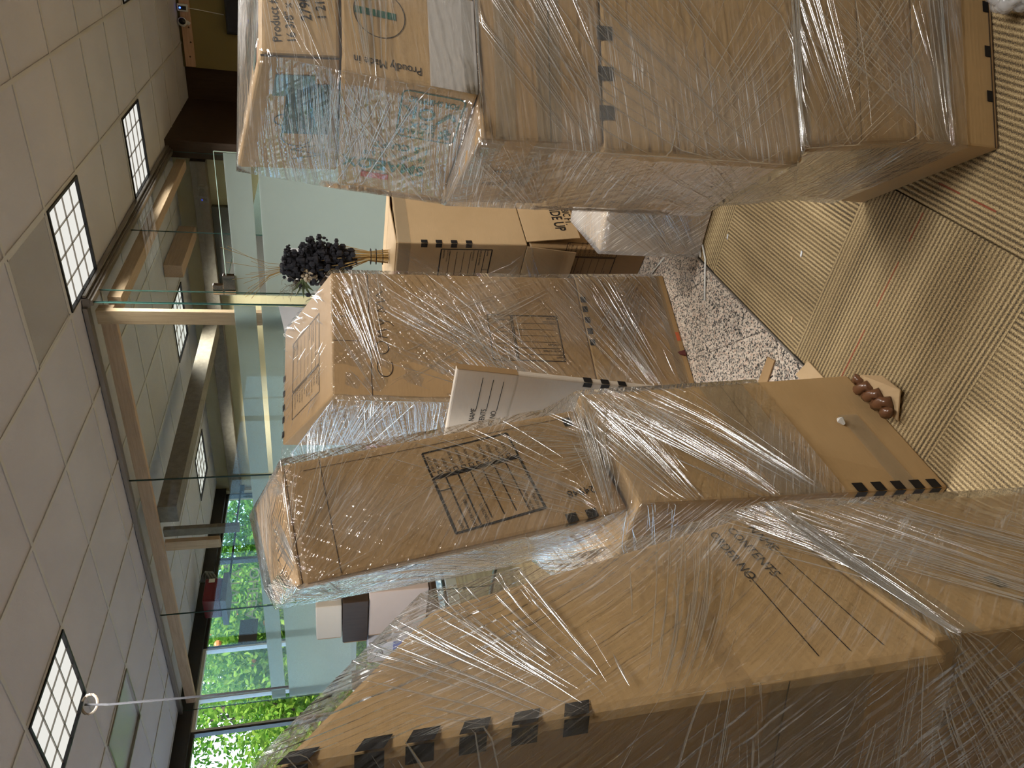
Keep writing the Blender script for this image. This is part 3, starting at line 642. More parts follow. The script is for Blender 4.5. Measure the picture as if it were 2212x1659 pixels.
# ---- middle-left stack (front faces right, towards the aisle)
m1 = Carton('tall_carton', [(-1.029, .968, 0), (-.997, 1.414, 0), (-1.40, 1.44, 0), (-1.43, 1.0, 0)], [(-1.033, .983, .835), (-1.062, 1.428, .835), (-1.45, 1.46, .835), (-1.43, 1.02, .835)], KRAFT, 'tall carton with edge marks at the bottom of the stack beside the nearest one', .008)
m1.marks(('L', 'F'), [.045, .105, .172, .24, .305], .030, .028); m1.tape('F', 0, .42, 1, .58); m1.tape('F', 0, .10, .62, .17); m1.line('F', 0, .5, 1, .5, .001)
MB().tube([m1.pt('F', .58, .185, .004), m1.pt('F', .55, .19, .012), m1.pt('F', .53, .18, .005)], [.004, .011, .004], 6).build('tape_scrap', WHITE, m1.root)
m2 = Carton('moving_carton', [(-1.07, 1.00, .845), (-1.07, 1.372, .855), (-1.45, 1.60, .86), (-1.45, 1.22, .85)], [(-1.07, .866, 1.546), (-1.07, 1.20, 1.593), (-1.45, 1.45, 1.69), (-1.45, 1.12, 1.62)], KRAFT3, 'leaning carton with a large printed form on the stack beside the nearest one', .010)
m2.form('F', .50, .43, .26, .22, 4, .0032); m2.marks(('L', 'F'), [.13, .20], .028, .025); m2.hmarks('F', [.88], .06, .03, .025); m2.line('F', .93, .05, .90, .95, .0015); m2.line('F', .02, .9, .98, .9, .0015)
m2.text('F', .25, .08, '24948', .03, 90, INK)
m2.flaps()

# ---- middle stack
nd = V((-.904, .427, 0))
fl0, fr0 = V((-1.562, 2.045, 0)), V((-1.285, 2.631, 0))
mm1 = Carton('moving_carton', [fl0, fr0, fr0+nd*.44, fl0+nd*.44], [p+V((0, 0, .436)) for p in (fl0, V((-1.295, 2.61, 0)), fr0+nd*.44, fl0+nd*.44)], KRAFT, 'bottom carton of the middle stack, standing on the granite strip')
mm1.hmarks('F', [.80, .72, .63, .54, .45], .965, .030, .024); mm1.tape('F', 0, .06, 1, .16); mm1.tape('F', .45, .02, .52, .06, mat('orange_sticker', (.55, .12, .04), .6), 'orange_sticker')
ftl, ftr = V((-1.540, 2.095, 1.476)), V((-1.300, 2.598, 1.474))
mm2 = Carton('tall_carton', [fl0+V((0, 0, .438)), V((-1.298, 2.605, .438)), fr0+nd*.43+V((0, 0, .438)), fl0+nd*.43+V((0, 0, .438))], [ftl, ftr, ftr+nd*.43+V((0, 0, .20)), ftl+nd*.43+V((0, 0, .20))], KRAFT3, 'tall carton with slanted top on the middle stack, handwriting on it')
mm2.form('F', .48, .26, .30, .215, 90, .0020); mm2.line('F', 0, .865, 1, .865, .003); mm2.line('F', .62, .865, .62, 1, .002); mm2.line('F', .42, .865, .42, 1, .002)
mm2.form('T', .45, .52, .36, .26, 180, .0022); mm2.hmarks('T', [.08, .2, .3, .42, .55], .985, .03, .02)
polyink(mm2, 'F', arc(.22, .815, .075, .028, 60, 300), .003); polyink(mm2, 'F', arc(.37, .822, .05, .024, 0, 360), .003)
polyink(mm2, 'F', [(.45, .80), (.46, .835), (.48, .82), (.50, .838), (.52, .80)] , .003); polyink(mm2, 'F', [(.55, .835), (.57, .81), (.60, .835), (.58, .79), (.55, .775)], .003); polyink(mm2, 'F', [(.66, .80), (.67, .835), (.70, .81), (.74, .84), (.76, .80), (.80, .835), (.84, .81)], .003)
MB().quad(*[mm2.pt('F', *p, .006) for p in ((.80, .93), (.85, .925), (.85, .94), (.81, .955))]).build('white_chip', PAPER, mm2.root)
mb = MB().hex([mm1.pt('F', .33, .02, -.002), mm1.pt('F', .37, .02, -.002), mm1.pt('F', .37, .02, .01), mm1.pt('F', .33, .02, .01)], [mm1.pt('F', .34, .07, -.002), mm1.pt('F', .36, .09, -.002), mm1.pt('F', .36, .09, .006), mm1.pt('F', .34, .07, .006)])
mb.build('torn_tab', mat('maroon_scrap', (.10, .02, .015), .6), mm1.root)

# ---- pale carton standing between
nx = V((.978, -.208, 0)); ny = V((.208, .978, 0)); nb, ntp = V((-1.300, 1.688, 0)), V((-1.127, 1.65, 1.13))
nn = Carton('flattened_carton', [nb-nx*.42, nb, nb+ny*.022, nb-nx*.42+ny*.022], [ntp-nx*.42, ntp, ntp+ny*.022, ntp-nx*.42+ny*.022], PALE, 'pale flattened carton with ruled lines squeezed between the middle stacks')
for i_, v in enumerate((.925, .895, .865)):
    nn.line('F', .60, v, .94-.01*i_, v, .002, INK, 'ruled_line')
    nn.text('F', .60, v, ('NAME', 'CONTENTS', 'ORDER NO.')[i_], .026, 0, INK, False, .9, align='R')
nn.line('F', 0, .83, 1, .83, .004, mat('crease_line', (.50, .43, .34), .8), 'crease'); nn.marks(('F', 'R'), [.62-.055*i for i in range(3)], .03, .02); nn.tape('R', 0, .83, 1, 1, EDGE, 'raw_edge', .0012)

# ---- rear right pair
ra = math.radians(14); qx = V((math.cos(ra), -math.sin(ra), 0)); qy = V((math.sin(ra), math.cos(ra), 0))
def rq(fr_, z, w=.58, d=.56): p = V((fr_[0], fr_[1], z)); return [p-qx*w, p, p+qy*d, p-qx*w+qy*d]
rm1 = Carton('moving_carton', rq((-1.262, 2.838), 0), rq((-1.262, 2.838), .585), KRAFT3, 'lower carton of the rear pair, under the upturned one')
rm1.form('F', .85, .48, .24, .26, 0, .002)
rm2 = Carton('moving_carton', rq((-1.255, 2.842), .60), rq((-1.268, 2.838), 1.192), KRAFT2, 'upturned carton with hanging open flaps and dried flowers on top')
rm2.form('F', .74, .47, .24, .235, 180, .0026); rm2.marks(('F', 'R'), [.345+.115*i for i in range(4)][1:] + [.80], .028, .022)
rm2.tape('F', 0, .90, 1, 1.0); rm2.tape('R', 0, .90, 1, 1.0); rm2.flaps(lift=.012)
def hang(face, u0, u1, drop, out, label=None):
    A, B2 = rm2.pt(face, u0, 0, .001), rm2.pt(face, u1, 0, .001); n = (rm2.F[face][1]-rm2.F[face][0]).cross(rm2.F[face][3]-rm2.F[face][0]).normalized()
    C_, D_ = B2+n*out-V((0, 0, drop)), A+n*out-V((0, 0, drop)); th = n*.004
    f_ = MB().hex([D_, C_, C_+th, D_+th], [A, B2, B2+th, A+th]).build('hanging_flap', KRAFT2, rm2.root)
    return (D_+th, C_+th, B2+th, A+th), f_
Q1, f1_ = hang('R', .03, .97, .25, .035); Q2, f2_ = hang('F', .03, .985, .23, .03)
rm2.F['flapR'] = Q1; rm2.F['flapF'] = Q2
rm2.text('flapR', .42, .40, 'THIS SIDE UP', .07, 180, INK, True, .8, align='C'); rm2.text('flapR', .42, .17, '4.5 CUBIC FT.', .05, 180, INK, True, .8, align='C')

# ---- small wrapped box on the floor
sx_ = V((.998, .05, 0)); sy_ = V((-.05, .998, 0)); s0 = V((-1.068, 2.385, 0))
sb = Carton('wrapped_box', [s0, s0+sx_*.36, s0+sx_*.36+sy_*.36, s0+sy_*.36], [p+V((0, 0, .445)) for p in (s0, s0+sx_*.36, s0+sx_*.36+sy_*.36, s0+sy_*.36)], KRAFT2, 'small box under thick milky wrap on the floor by the right stack')
for v in (.75, .64, .52): sb.text('F', .3, v, 'SMALL', .05, 0, mat('faded_ink', (.2, .17, .12), .7), True)

# ------------------------------------------------------------------ stretch film
class Film:
    def __init__(s, levels, off): s.lv = [[V(p) for p in l] for l in levels]; s.off = off
    def pt(s, side, u, t, extra=0):
        t = max(0, min(t, len(s.lv)-1.0001)); i = int(t); f = t-i; l0, l1 = s.lv[i], s.lv[i+1]
        a, b_ = side, (side+1) % 4
        P = l0[a].lerp(l0[b_], u).lerp(l1[a].lerp(l1[b_], u), f)
        n = (l0[b_]-l0[a]).cross(l1[a]-l0[a]); n = n.normalized() if n.length > 1e-9 else V((0, 0, 1))
        return P + n*extra
    def build(s, name, m, label, sides=(0, 1, 2, 3), res=.035, jit=.0022, top=True, folds=(), loose=0, seed=1):
        rnd = random.Random(seed); c0 = sum(s.lv[0], V())/4; root = empty(name, c0, label, 'stretch wrap', 'clear stretch wrap around the stacks')
        bm = bmesh.new(); uvl = bm.loops.layers.uv.new('UVMap'); uoff = 0
        def add(fn, W_, H_, uo, vo):
            nu, nv = max(2, int(W_/res)), max(2, int(H_/res)); g_ = []
            for j in range(nv+1):
                row = []
                for i in range(nu+1):
                    e = 0 if i in (0, nu) or j in (0, nv) else rnd.uniform(-jit, jit)
                    row.append((bm.verts.new(fn(i/nu, j/nv, e)-c0), (uo+W_*i/nu, vo+H_*j/nv)))
                g_.append(row)
            for j in range(nv):
                for i in range(nu):
                    q = (g_[j][i], g_[j][i+1], g_[j+1][i+1], g_[j+1][i]); f = bm.faces.new([x[0] for x in q]); f.smooth = True
                    for lp, x in zip(f.loops, q): lp[uvl].uv = x[1]
        for sd_ in sides:
            W_ = (s.lv[0][sd_]-s.lv[0][(sd_+1) % 4]).length; vo = 0
            for i in range(len(s.lv)-1):
                H_ = max(.01, ((s.lv[i][sd_]-s.lv[i+1][sd_]).length + (s.lv[i][(sd_+1) % 4]-s.lv[i+1][(sd_+1) % 4]).length)/2)
                add(lambda u, v, e, i=i: s.pt(sd_, u, i+v*.9999, e), W_, H_, uoff, vo); vo += H_
            uoff += W_+.37
        if top:
            l = s.lv[-1]; add(lambda u, v, e: l[0].lerp(l[1], u).lerp(l[3].lerp(l[2], u), v)+V((0, 0, e)), (l[1]-l[0]).length, (l[3]-l[0]).length, 7.3, 3.1)
        bmesh.ops.remove_doubles(bm, verts=bm.verts[:], dist=.0004)
        me = bpy.data.meshes.new('film'); bm.to_mesh(me); bm.free(); me.materials.append(m)
        at_ = me.attributes.new('bunch', 'FLOAT', 'POINT')
        for i, v in enumerate(me.vertices): at_.data[i].value = max(0., min(1., .2+2.4*mnoise.noise((v.co+c0)*5.5)))
        o = bpy.data.objects.new("film", me); COL.objects.link(o); o.parent = root; ORG[o.name] = c0
        fb = MB()
        for (sd_, u0, t0, u1, t1, cnt, spread, wd) in folds:
            for k in range(int(cnt*1.6)):
                du, dt = rnd.gauss(0, spread), rnd.gauss(0, spread*1.1); e0, e1 = sorted((rnd.random(), rnd.random())) if rnd.random() < .75 else (0, 1)
                if e1-e0 < .12: e1 = min(1, e0+.25)
                bow = rnd.gauss(0, .03); ww = wd*rnd.choice((.16, .2, .26, .34, .45, .6))*rnd.uniform(.8, 1.2); nseg = 7; pts = []
                for i in range(nseg+1):
                    q = e0+(e1-e0)*i/nseg; uu = u0+(u1-u0)*q+du*(.35+.65*q); tt = t0+(t1-t0)*q+dt*(.35+.65*q)+bow*math.sin(q*math.pi)
                    pts.append((max(.0, min(1, uu)), max(.02, min(len(s.lv)-1.02, tt))))
                base_ = len(fb.v); okk = True; NC = 4
                for i in range(nseg+1):
                    A = s.pt(sd_, *pts[i], .0006); p0_, p1_ = pts[max(0, i-1)], pts[min(nseg, i+1)]; T_ = s.pt(sd_, *p1_)-s.pt(sd_, *p0_)
                    if T_.length < 1e-5: okk = False; break
                    n = (s.pt(sd_, *pts[i], 1)-s.pt(sd_, *pts[i], 0)); sdv = T_.normalized().cross(n); wa = max(.00012, ww*math.sin(math.pi*(i+.03)/(nseg+.06))**.7)
                    for c_ in range(NC+1): th = math.pi*c_/NC; fb.v.append(A+sdv*math.cos(th)*wa+n*math.sin(th)*wa*.8)
                if not okk: del fb.v[base_:]; continue
                for i in range(nseg):
                    for c_ in range(NC): q0 = base_+i*(NC+1)+c_; fb.f.append((q0, q0+1, q0+NC+2, q0+NC+1))
        if fb.f: tag(fb.build('creases', FOLD, root, smooth=True), kind='stuff')
        return root
def grow(pts, g, dz=0):
    pts = [V(p) for p in pts]; c = sum(pts, V())/len(pts); out = []
    for p in pts:
        d_ = p-c; d_.z = 0; out.append(p + d_.normalized()*g*1.4 + V((0, 0, dz)))
    return out
def lerpq(a, b_, t): return [x.lerp(y, t) for x, y in zip(a, b_)]

# right stack film
rl = [grow(lerpq(r1.b, r1.t, .42), .006), grow(r1.t, .006), grow(r2.t, .008), grow(r3.b, .009, .02), grow(r3.t, .006), grow(r4.t, .006), grow(r5.b, .007), grow(r5.t, .008), grow(r6.t, .006, .004)]
rl[7] = [V(p) for p in rl[7]]
Film(rl, 0).build('stretch_wrap', film_mat('film_right', .12, -.75, 34, 22, .5, .42, 2.1, .25, .035), 'clear stretch wrap around the tall right stack', sides=(0, 1, 2, 3), top=True, seed=3, folds=[
    (0, .05, 5.0, .95, 6.2, 26, .16, .0035), (0, .0, 4.0, .8, 5.4, 30, .20, .0030), (0, .0, 3.2, .7, 4.6, 34, .25, .0028), (0, .0, 3.6, .55, 2.9, 26, .22, .0028), (0, 0, 2.0, .6, 3.0, 26, .25, .0028),
    (0, .02, 1.6, .9, 2.2, 34, .22, .0028), (0, .02, .6, .8, 2.1, 30, .22, .0026), (0, 0, 1.9, .7, .6, 26, .22, .0026), (0, 0, .3, .9, .5, 14, .12, .003), (0, 0, 7.1, .8, 7.9, 22, .25, .0025), (0, 0, 6.8, .9, 6.95, 16, .12, .004),
    (3, 0, 4.1, 1, 4.9, 34, .25, .003), (3, .0, 2.7, 1, 3.8, 40, .3, .0026), (3, 0, 1.2, 1, 2.6, 34, .28, .0026), (3, 0, .4, 1, 1.6, 30, .25, .0026), (3, .0, 7.0, 1, 6.9, 26, .3, .0032), (3, .05, 7.3, .95, 7.2, 34, .32, .0022), (3, 0, 6.1, 1, 6.9, 30, .3, .0028)])
# nearest left stack film
ll = [grow(lerpq(l1.b, l1.t, .12), .006), grow(lerpq(l1.b, l1.t, .6), .007), grow(l1.t, .008, -.03), grow(l2.b, .009), grow(lerpq(l2.b, l2.t, .3), .009), grow(lerpq(l2.b, l2.t, .6), .010), grow(l2.t, .014, .012), grow(lerpq(l2.t, [sum(l2.t, V())/4]*4, .35), .0, .075)]
Film(ll, 0).build('stretch_wrap', film_mat('film_near_left', -.95, .15, 30, 18, .34, .75), 'clear stretch wrap around the nearest left stack', sides=(0, 1, 2, 3), top=True, seed=5, folds=[
    (1, .0, 2.2, 1, 3.2, 46, .16, .0030), (1, .0, 2.0, 1, 3.6, 36, .15, .0034), (1, 0, 2.1, 1, 2.4, 30, .14, .0026), (1, 0, 1.0, 1, 2.0, 40, .22, .0024), (1, 0, .4, 1, 1.5, 36, .22, .0024), (1, .05, 4.6, .9, 3.9, 34, .22, .0022),
    (0, .98, 2.1, .4, 1.2, 30, .18, .0028), (0, 1, 4.3, .3, 4.2, 26, .3, .0026), (0, 1, 3.3, .2, 3.1, 28, .3, .0026), (1, .1, 5.1, .9, 5.9, 44, .25, .004), (0, .3, 5.2, .9, 5.7, 20, .25, .004), (0, 1, .8, .2, .3, 26, .25, .0026)])
# middle-left film
ml = [grow(lerpq(m1.b, m1.t, .36), .005), grow(lerpq(m1.b, m1.t, .62), .006), grow(m1.t, .008), grow(lerpq(m2.b, m2.t, .14), .012), grow(lerpq(m2.b, m2.t, .55), .012), grow(m2.t, .010, .006), grow(lerpq(m2.t, [sum(m2.t, V())/4]*4, .25), 0, .03)]
Film(ml, 0).build('stretch_wrap', film_mat('film_mid_left', -.55, .8, 40, 30, .34, .75, 1.7, .4), 'clear stretch wrap around the stack beside the nearest one', sides=(0, 1, 2, 3), seed=8, folds=[
    (0, .02, 1.6, .95, 1.95, 50, .18, .0032), (0, .02, .9, .98, 1.8, 44, .16, .0030), (0, .0, .3, .9, 1.4, 26, .12, .0026), (0, .02, 2.6, .98, 2.05, 60, .22, .003), (0, .1, 2.9, .9, 4.1, 36, .25, .0028), (0, .9, 3.0, .2, 4.2, 26, .25, .0024), (0, .3, 4.9, .95, 4.5, 44, .3, .003),
    (0, .15, 5.05, .45, 5.95, 26, .12, .005), (0, .75, 5.1, .98, 5.9, 20, .12, .004), (3, 0, 3.3, 1, 4.4, 50, .35, .004), (3, .2, 4.6, .9, 4.9, 40, .3, .005), (3, 0, 1.5, 1, 2.0, 16, .2, .0026), (0, .5, 2.3, .7, 3.3, 40, .18, .0032)])
# middle stack film
Mz = [grow(lerpq(mm1.b, mm1.t, .1), .006), grow(mm1.t, .008), grow(lerpq(mm2.b, mm2.t, .4), .008), grow(lerpq(mm2.b, mm2.t, .8), .008), grow(mm2.t, .008, .006)]
for i in (2, 3, 4): Mz[i][3] = Mz[i][3] + V((-.05, -.05, 0)); Mz[i][0] = Mz[i][0] + V((-.012, -.006, 0))
Film(Mz, 0).build('stretch_wrap', film_mat('film_middle', .5, -.8, 34, 26, .34, .9), 'clear stretch wrap around the middle stack', sides=(0, 1, 2, 3), top=False, seed=11, folds=[
    (0, .1, 1.5, .7, 2.8, 50, .25, .0034), (0, .8, 1.4, .2, 2.9, 40, .25, .0028), (0, .05, .3, .9, .9, 44, .16, .0036), (0, .95, .2, .3, .85, 30, .15, .0036), (0, .2, 3.2, .95, 3.8, 44, .25, .0034), (0, .05, 1.9, .5, 2.3, 40, .25, .003),
    (3, .0, 3.3, .95, 3.6, 80, .4, .005), (3, .0, 2.4, 1, 2.9, 60, .35, .005)])
tl_ = Film([grow(mm2.t, .009, .007), [p.lerp(q2, .5)+V((0, 0, .012)) for p, q2 in zip(grow(mm2.t, .009), [grow(mm2.t, .009)[i] for i in (3, 2, 2, 3)])]], 0)
fb = MB(); rnd = random.Random(4)
for k in range(70):
    u0, v0 = rnd.uniform(.05, .95), rnd.uniform(.05, .9); ang = rnd.gauss(1.9 if u0 < .6 else .9, .18); L_ = rnd.uniform(.08, .3); w_ = rnd.uniform(.003, .009)
    A = mm2.pt('T', u0, v0, .010); B2 = mm2.pt('T', max(0, min(1, u0+L_*math.cos(ang))), max(0, min(1, v0+L_*math.sin(ang))), .010); n = (mm2.F['T'][1]-mm2.F['T'][0]).cross(mm2.F['T'][3]-mm2.F['T'][0]).normalized()
    if (B2-A).length < .02: continue
    M_ = (A+B2)/2+n*w_*.8; sdv = (B2-A).normalized().cross(n)*w_/2; fb.quad(A, M_-sdv, B2, M_); fb.quad(A, M_, B2, M_+sdv)
wr = [o for o in bpy.data.objects if o.get('label') == 'clear stretch wrap around the middle stack'][0]
tag(fb.build('top_creases', FOLD, wr), kind='stuff')
# small box film
Film([grow(sb.b, .008, .01), grow(lerpq(sb.b, sb.t, .5), .010), grow(sb.t, .008, .008)], 0).build('stretch_wrap', film_mat('film_small_box', -.9, .5, 26, 40, .8, .8, 2.0, .8, .26), 'thick milky stretch wrap around the small floor box', sides=(0, 1, 3), seed=21, folds=[
    (0, 0, .1, .8, 1.4, 60, .25, .004), (0, 0, .6, .7, 1.9, 50, .2, .004)])
# rear pair: a loose sheet across the corner
Film([grow(lerpq(rm2.b, rm2.t, -.3), .035), grow(lerpq(rm2.b, rm2.t, .1), .012), grow(lerpq(rm2.b, rm2.t, 1), .006)], 0).build('stretch_wrap', film_mat('film_rear', .9, .4, 14, 10, .18, .4, 1.1, .1), 'thin stretch wrap around the rear upturned carton', sides=(0,), seed=31, top=False, folds=[(0, .45, .2, .95, .75, 16, .06, .003), (0, .9, .75, .6, 1.2, 6, .05, .002)])

# ------------------------------------------------------------------ dried flower broom on the rear carton
pl = empty('dried_flower_broom', (-1.45, 3.06, 1.205), 'dark dried flowers tied on a straw broom, standing on the rear carton', 'dried flowers')
rnd = random.Random(9); mb = MB()
for k in range(70):
    a = rnd.uniform(0, 6.28); r0 = rnd.uniform(0, .035); top = rnd.uniform(0, .05)
    x0_, y0_ = -1.44+r0*math.cos(a), 3.06+r0*math.sin(a)
    mb.tube([(x0_, y0_, 1.207), (-1.445+.7*(x0_+1.445), 3.06+.7*(y0_-3.06), 1.30), (-1.47+2.0*(x0_+1.445), 3.06+2*(y0_-3.06), 1.42+top), (-1.50+1.6*(x0_+1.445), 3.06+1.5*(y0_-3.06), 1.60)], .0018, 4)
mb.build('straw', STRAW, pl)
for z in (1.235, 1.265, 1.29): MB().tube([(-1.443+.036*math.cos(t), 3.06+.036*math.sin(t), z) for t in [i*math.pi/8 for i in range(17)]], .002, 5, False).build('binding', INK, pl)
mb = MB()
for k in range(14): 
    a = rnd.gauss(0, .10); mb.tube([(-1.50, 3.06, 1.62), (-1.545+a*.2, 3.06+rnd.gauss(0, .01), 1.75), (-1.565+a*.7, 3.06+rnd.gauss(0, .03), 1.80+rnd.uniform(.02, .14))], .0012, 3)
mb.build('long_straw', STRAW, pl)
mb = MB()
for k in range(900):
    t_ = rnd.random(); c = V((-1.45-.055*t_, 3.05, 1.40+.27*t_)); r0 = .062*(.5+math.sin(t_*3.0)*.7)
    c += V((rnd.gauss(0, r0*.62), rnd.gauss(0, r0*.4), rnd.gauss(0, .018))); rr = rnd.uniform(.008, .017)
    mb.ball(c, rr, 5, 3, (rnd.uniform(.7, 1.3), 1, rnd.uniform(.7, 1.3)))
for br in ((-1.395, 1.50), (-1.385, 1.53), (-1.40, 1.58), (-1.41, 1.46), (-1.57, 1.50), (-1.42, 1.655)):
    for k in range(14): mb.ball((br[0]+rnd.gauss(0, .013), 3.04+rnd.gauss(0, .012), br[1]+rnd.gauss(0, .012)), rnd.uniform(.005, .01), 5, 3)
tag(mb.build('dark_petals', mat('black_dried_petal', (.010, .009, .014), .8), pl), kind='stuff')
mb = MB()
for k in range(40): mb.ball((-1.535+rnd.gauss(0, .018), 3.01+rnd.gauss(0, .01), 1.57+rnd.gauss(0, .022)), rnd.uniform(.006, .011), 5, 3)
mb.build('cream_flower', mat('cream_petal', (.62, .52, .38), .8), pl)
mb = MB()
for k in range(8): 
    a = k*.8; mb.tube([(-1.55, 3.01, 1.60), (-1.58+.02*math.cos(a), 2.995, 1.60+.025*math.sin(a)), (-1.60+.035*math.cos(a), 2.99, 1.60+.05*math.sin(a))], [.007, .006, .001], 5)
mb.build('green_leaves', mat('dull_green_leaf', (.07, .10, .035), .6), pl)
mb = MB()
for k in range(22):
    p0 = V((-1.56, 3.0, 1.62)); pts = [p0]
    for i in range(5): pts.append(pts[-1]+V((rnd.gauss(-.010, .012), rnd.gauss(0, .006), rnd.gauss(.012, .014))))
    mb.tube(pts, .0008, 3)
mb.build('curly_tendrils', mat('grey_tendril', (.25, .22, .16), .8), pl)

# ------------------------------------------------------------------ small things on the floor
def slab(pts, z0, th, name, m, label, cat): 
    mb = MB(); n = len(pts); mb.v = [V((p[0], p[1], z0+(p[2] if len(p) > 2 else 0))) for p in pts] + [V((p[0], p[1], z0+th+(p[2] if len(p) > 2 else 0))) for p in pts]
    mb.f = [tuple(reversed(range(n))), tuple(range(n, 2*n))] + [(i, (i+1) % n, n+(i+1) % n, n+i) for i in range(n)]
    return tag(mb.build(name, m), label, cat)
slab([(-1.125, 1.60), (-1.055, 1.575), (-1.06, 1.45), (-1.12, 1.45)], .004, .004, 'cardboard_scrap', KRAFT2, 'tan cardboard scrap sticking out from under the tall carton', 'scrap')
slab([(-1.36, 1.70), (-1.15, 1.72), (-1.16, 1.76), (-1.37, 1.75)], .002, .005, 'cardboard_strip', KRAFT3, 'brown cardboard strip on the granite behind the tall carton', 'scrap')
slab([(-.995, 1.345, .01), (-.945, 1.34, .03), (-.90, 1.27, .035), (-.905, 1.21, .02), (-.985, 1.18, .008)], .001, .004, 'torn_cardboard', KRAFT2, 'torn curved cardboard flap on the carpet by the tall carton', 'scrap')
tw = MB(); pts = []; rr = []
for i in range(25): 
    t_ = i/24; pts.append((-.975+.012*math.sin(t_*26)+.012*t_, 1.35-.16*t_, .034+.007*math.cos(t_*26))); rr.append(.013+.006*math.sin(t_*26)**2 if 0 < i < 24 else .004)
tag(tw.tube(pts, rr, 9).build('twisted_tape', mat('crumpled_brown_tape', (.13, .055, .025), .25), None, smooth=True), 'twisted brown packing tape lying under the tall carton edge', 'tape')
MB_ = MB().tube([(-1.07, 2.37, .004), (-1.03, 2.40, .006), (-1.02, 2.38, .006), (-1.06, 2.33, .004), (-1.20, 2.24, .004)], .004, 6)
tag(MB_.build('white_cord', WHITE, None, smooth=True), 'white cord on the granite at the corner of the milky wrapped box', 'cord')
tag(MB().tube([(-1.14, 2.60, .004), (-1.21, 2.66, .004), (-1.33, 2.73, .004)], .004, 6).build('white_cord', WHITE, None, smooth=True), 'white cord on the granite behind the milky wrapped box', 'cord')
for i_, (x, y, l_) in enumerate(((-.93, 2.23, 'white fleck on the carpet near the milky wrapped box'), (-.80, 1.80, 'white fleck in the middle of the striped carpet tile'), (-1.00, 1.72, 'beige fleck on the carpet near the metal strip'))):
    slab([(x, y), (x+.018, y+.004), (x+.02, y+.012), (x+.004, y+.008)], .0005, .002, 'paper_fleck', PAPER if i_ < 2 else KRAFT2, l_, 'scrap')
# bubble wrap bundle
bw = empty('bubble_wrap', (.03, 1.44, 0), 'crumpled bubble wrap on the carpet at the foot of the right stack', 'bubble wrap')
mb = MB(); rnd = random.Random(3)
mb.ball((.045, 1.43, .055), .055, 10, 8, (1.2, .9, 1)); mb.build('crumpled_core', film_mat('bubble_core_film', .3, -.4, 30, 30, .8, 1, 2, 1), bw, smooth=True)
mb = MB()
for k in range(70):
    th, ph = rnd.uniform(0, 6.28), rnd.uniform(.1, 1.9); p = V((.04+.068*math.sin(ph)*math.cos(th), 1.43+.055*math.sin(ph)*math.sin(th), max(.018, .055+.056*math.cos(ph))))
    mb.ball(p, rnd.uniform(.014, .02), 7, 5)
BUB = tape_mat('bubble_plastic', (.75, .72, .70), .35, .08); mb.build('bubbles', BUB, bw, smooth=True)

# ------------------------------------------------------------------ clutter seen between the stacks, near the windows
tb = empty('side_table', (-5.0, 3.35, 0), 'low dark table under the clutter near the windows', 'table')
MB().box((-5.55, 3.05, .70), (-4.35, 3.75, .74)).build('table_top', BROWNW, tb, .004)
for x, y in ((-5.5, 3.1), (-4.4, 3.1), (-5.5, 3.7), (-4.4, 3.7)): MB().box((x-.025, y-.025, 0), (x+.025, y+.025, .70)).build('leg', BROWNW, tb)
def clutter(name, a, b_, m, label, cat='box', tapec=None):
    t_ = empty(name, ((a[0]+b_[0])/2, (a[1]+b_[1])/2, a[2]), label, cat)
    MB().box(a, b_).build('body', m, t_, .006)
    MB().box((a[0]+.01, (a[1]+b_[1])/2-.025, b_[2]), (b_[0]-.01, (a[1]+b_[1])/2+.025, b_[2]+.002)).build('tape', tapec or TAPE, t_)
    MB().box((a[0]-.001, a[1]-.001, a[2]+.01), (a[0]+.004, a[1]+.002, b_[2]-.01)).build('corner_crease', EDGE, t_); return t_
PINKB = paint('pinkish_board', (.56, .45, .39))
clutter('pinkish_carton', (-4.95, 3.45, .745), (-4.42, 3.72, 1.20), PINKB, 'pinkish tall carton on the table near the windows')
c_ = clutter('blue_white_box', (-5.25, 3.40, .745), (-5.0, 3.7, 1.20), mat('white_card', (.66, .68, .76), .6), 'white box with scribbles and a blue stripe near the windows')
MB().box((-5.252, 3.398, .93), (-4.998, 3.401, 1.0)).build('blue_stripe', mat('blue_stripe', (.08, .14, .5), .6), c_)
MB().tube([(-5.2, 3.397, 1.15), (-5.1, 3.397, 1.12), (-5.15, 3.397, 1.08), (-5.05, 3.397, 1.1)], .003, 4).build('scribble', INK, c_)
clutter('dark_cabinet', (-5.0, 3.44, 1.205), (-4.5, 3.7, 1.40), BROWNW, 'dark brown box stacked on the pinkish carton', 'box')
clutter('pale_box', (-4.95, 3.46, 1.405), (-4.55, 3.7, 1.60), paint('pale_card', (.58, .51, .43)), 'pale cardboard box on top of the clutter by the glass wall')
ms = empty('metal_hood', (-5.4, 3.4, .745), 'pale curved metal hood standing beside the clutter', 'hood')
mb = MB(); prof = [(0, .745), (0, 1.1), (.05, 1.22), (.14, 1.30), (.26, 1.33), (.26, .745)]
for i in range(len(prof)): p, q2 = prof[i], prof[(i+1) % len(prof)]; mb.quad((-5.55+p[0], 3.2, p[1]), (-5.55+q2[0], 3.2, q2[1]), (-5.55+q2[0], 3.37, q2[1]), (-5.55+p[0], 3.37, p[1]))
mb.poly([(-5.55+p[0], 3.2, p[1]) for p in prof]); mb.poly([(-5.55+p[0], 3.37, p[1]) for p in reversed(prof)]); mb.build('shell', mat('pale_steel', (.5, .48, .44), .25, .7), ms)
MB().ball((-5.4, 3.195, 1.2), .012).build('rivet', WHITE, ms)
pk = empty('pink_board', (-3.1, 3.75, 0), 'pink panel with white lines leaning behind the middle stack', 'board')
MB().box((-3.55, 3.70, .0), (-2.75, 3.72, 1.26)).build('panel', mat('pink_paint', (.55, .22, .28), .6), pk)
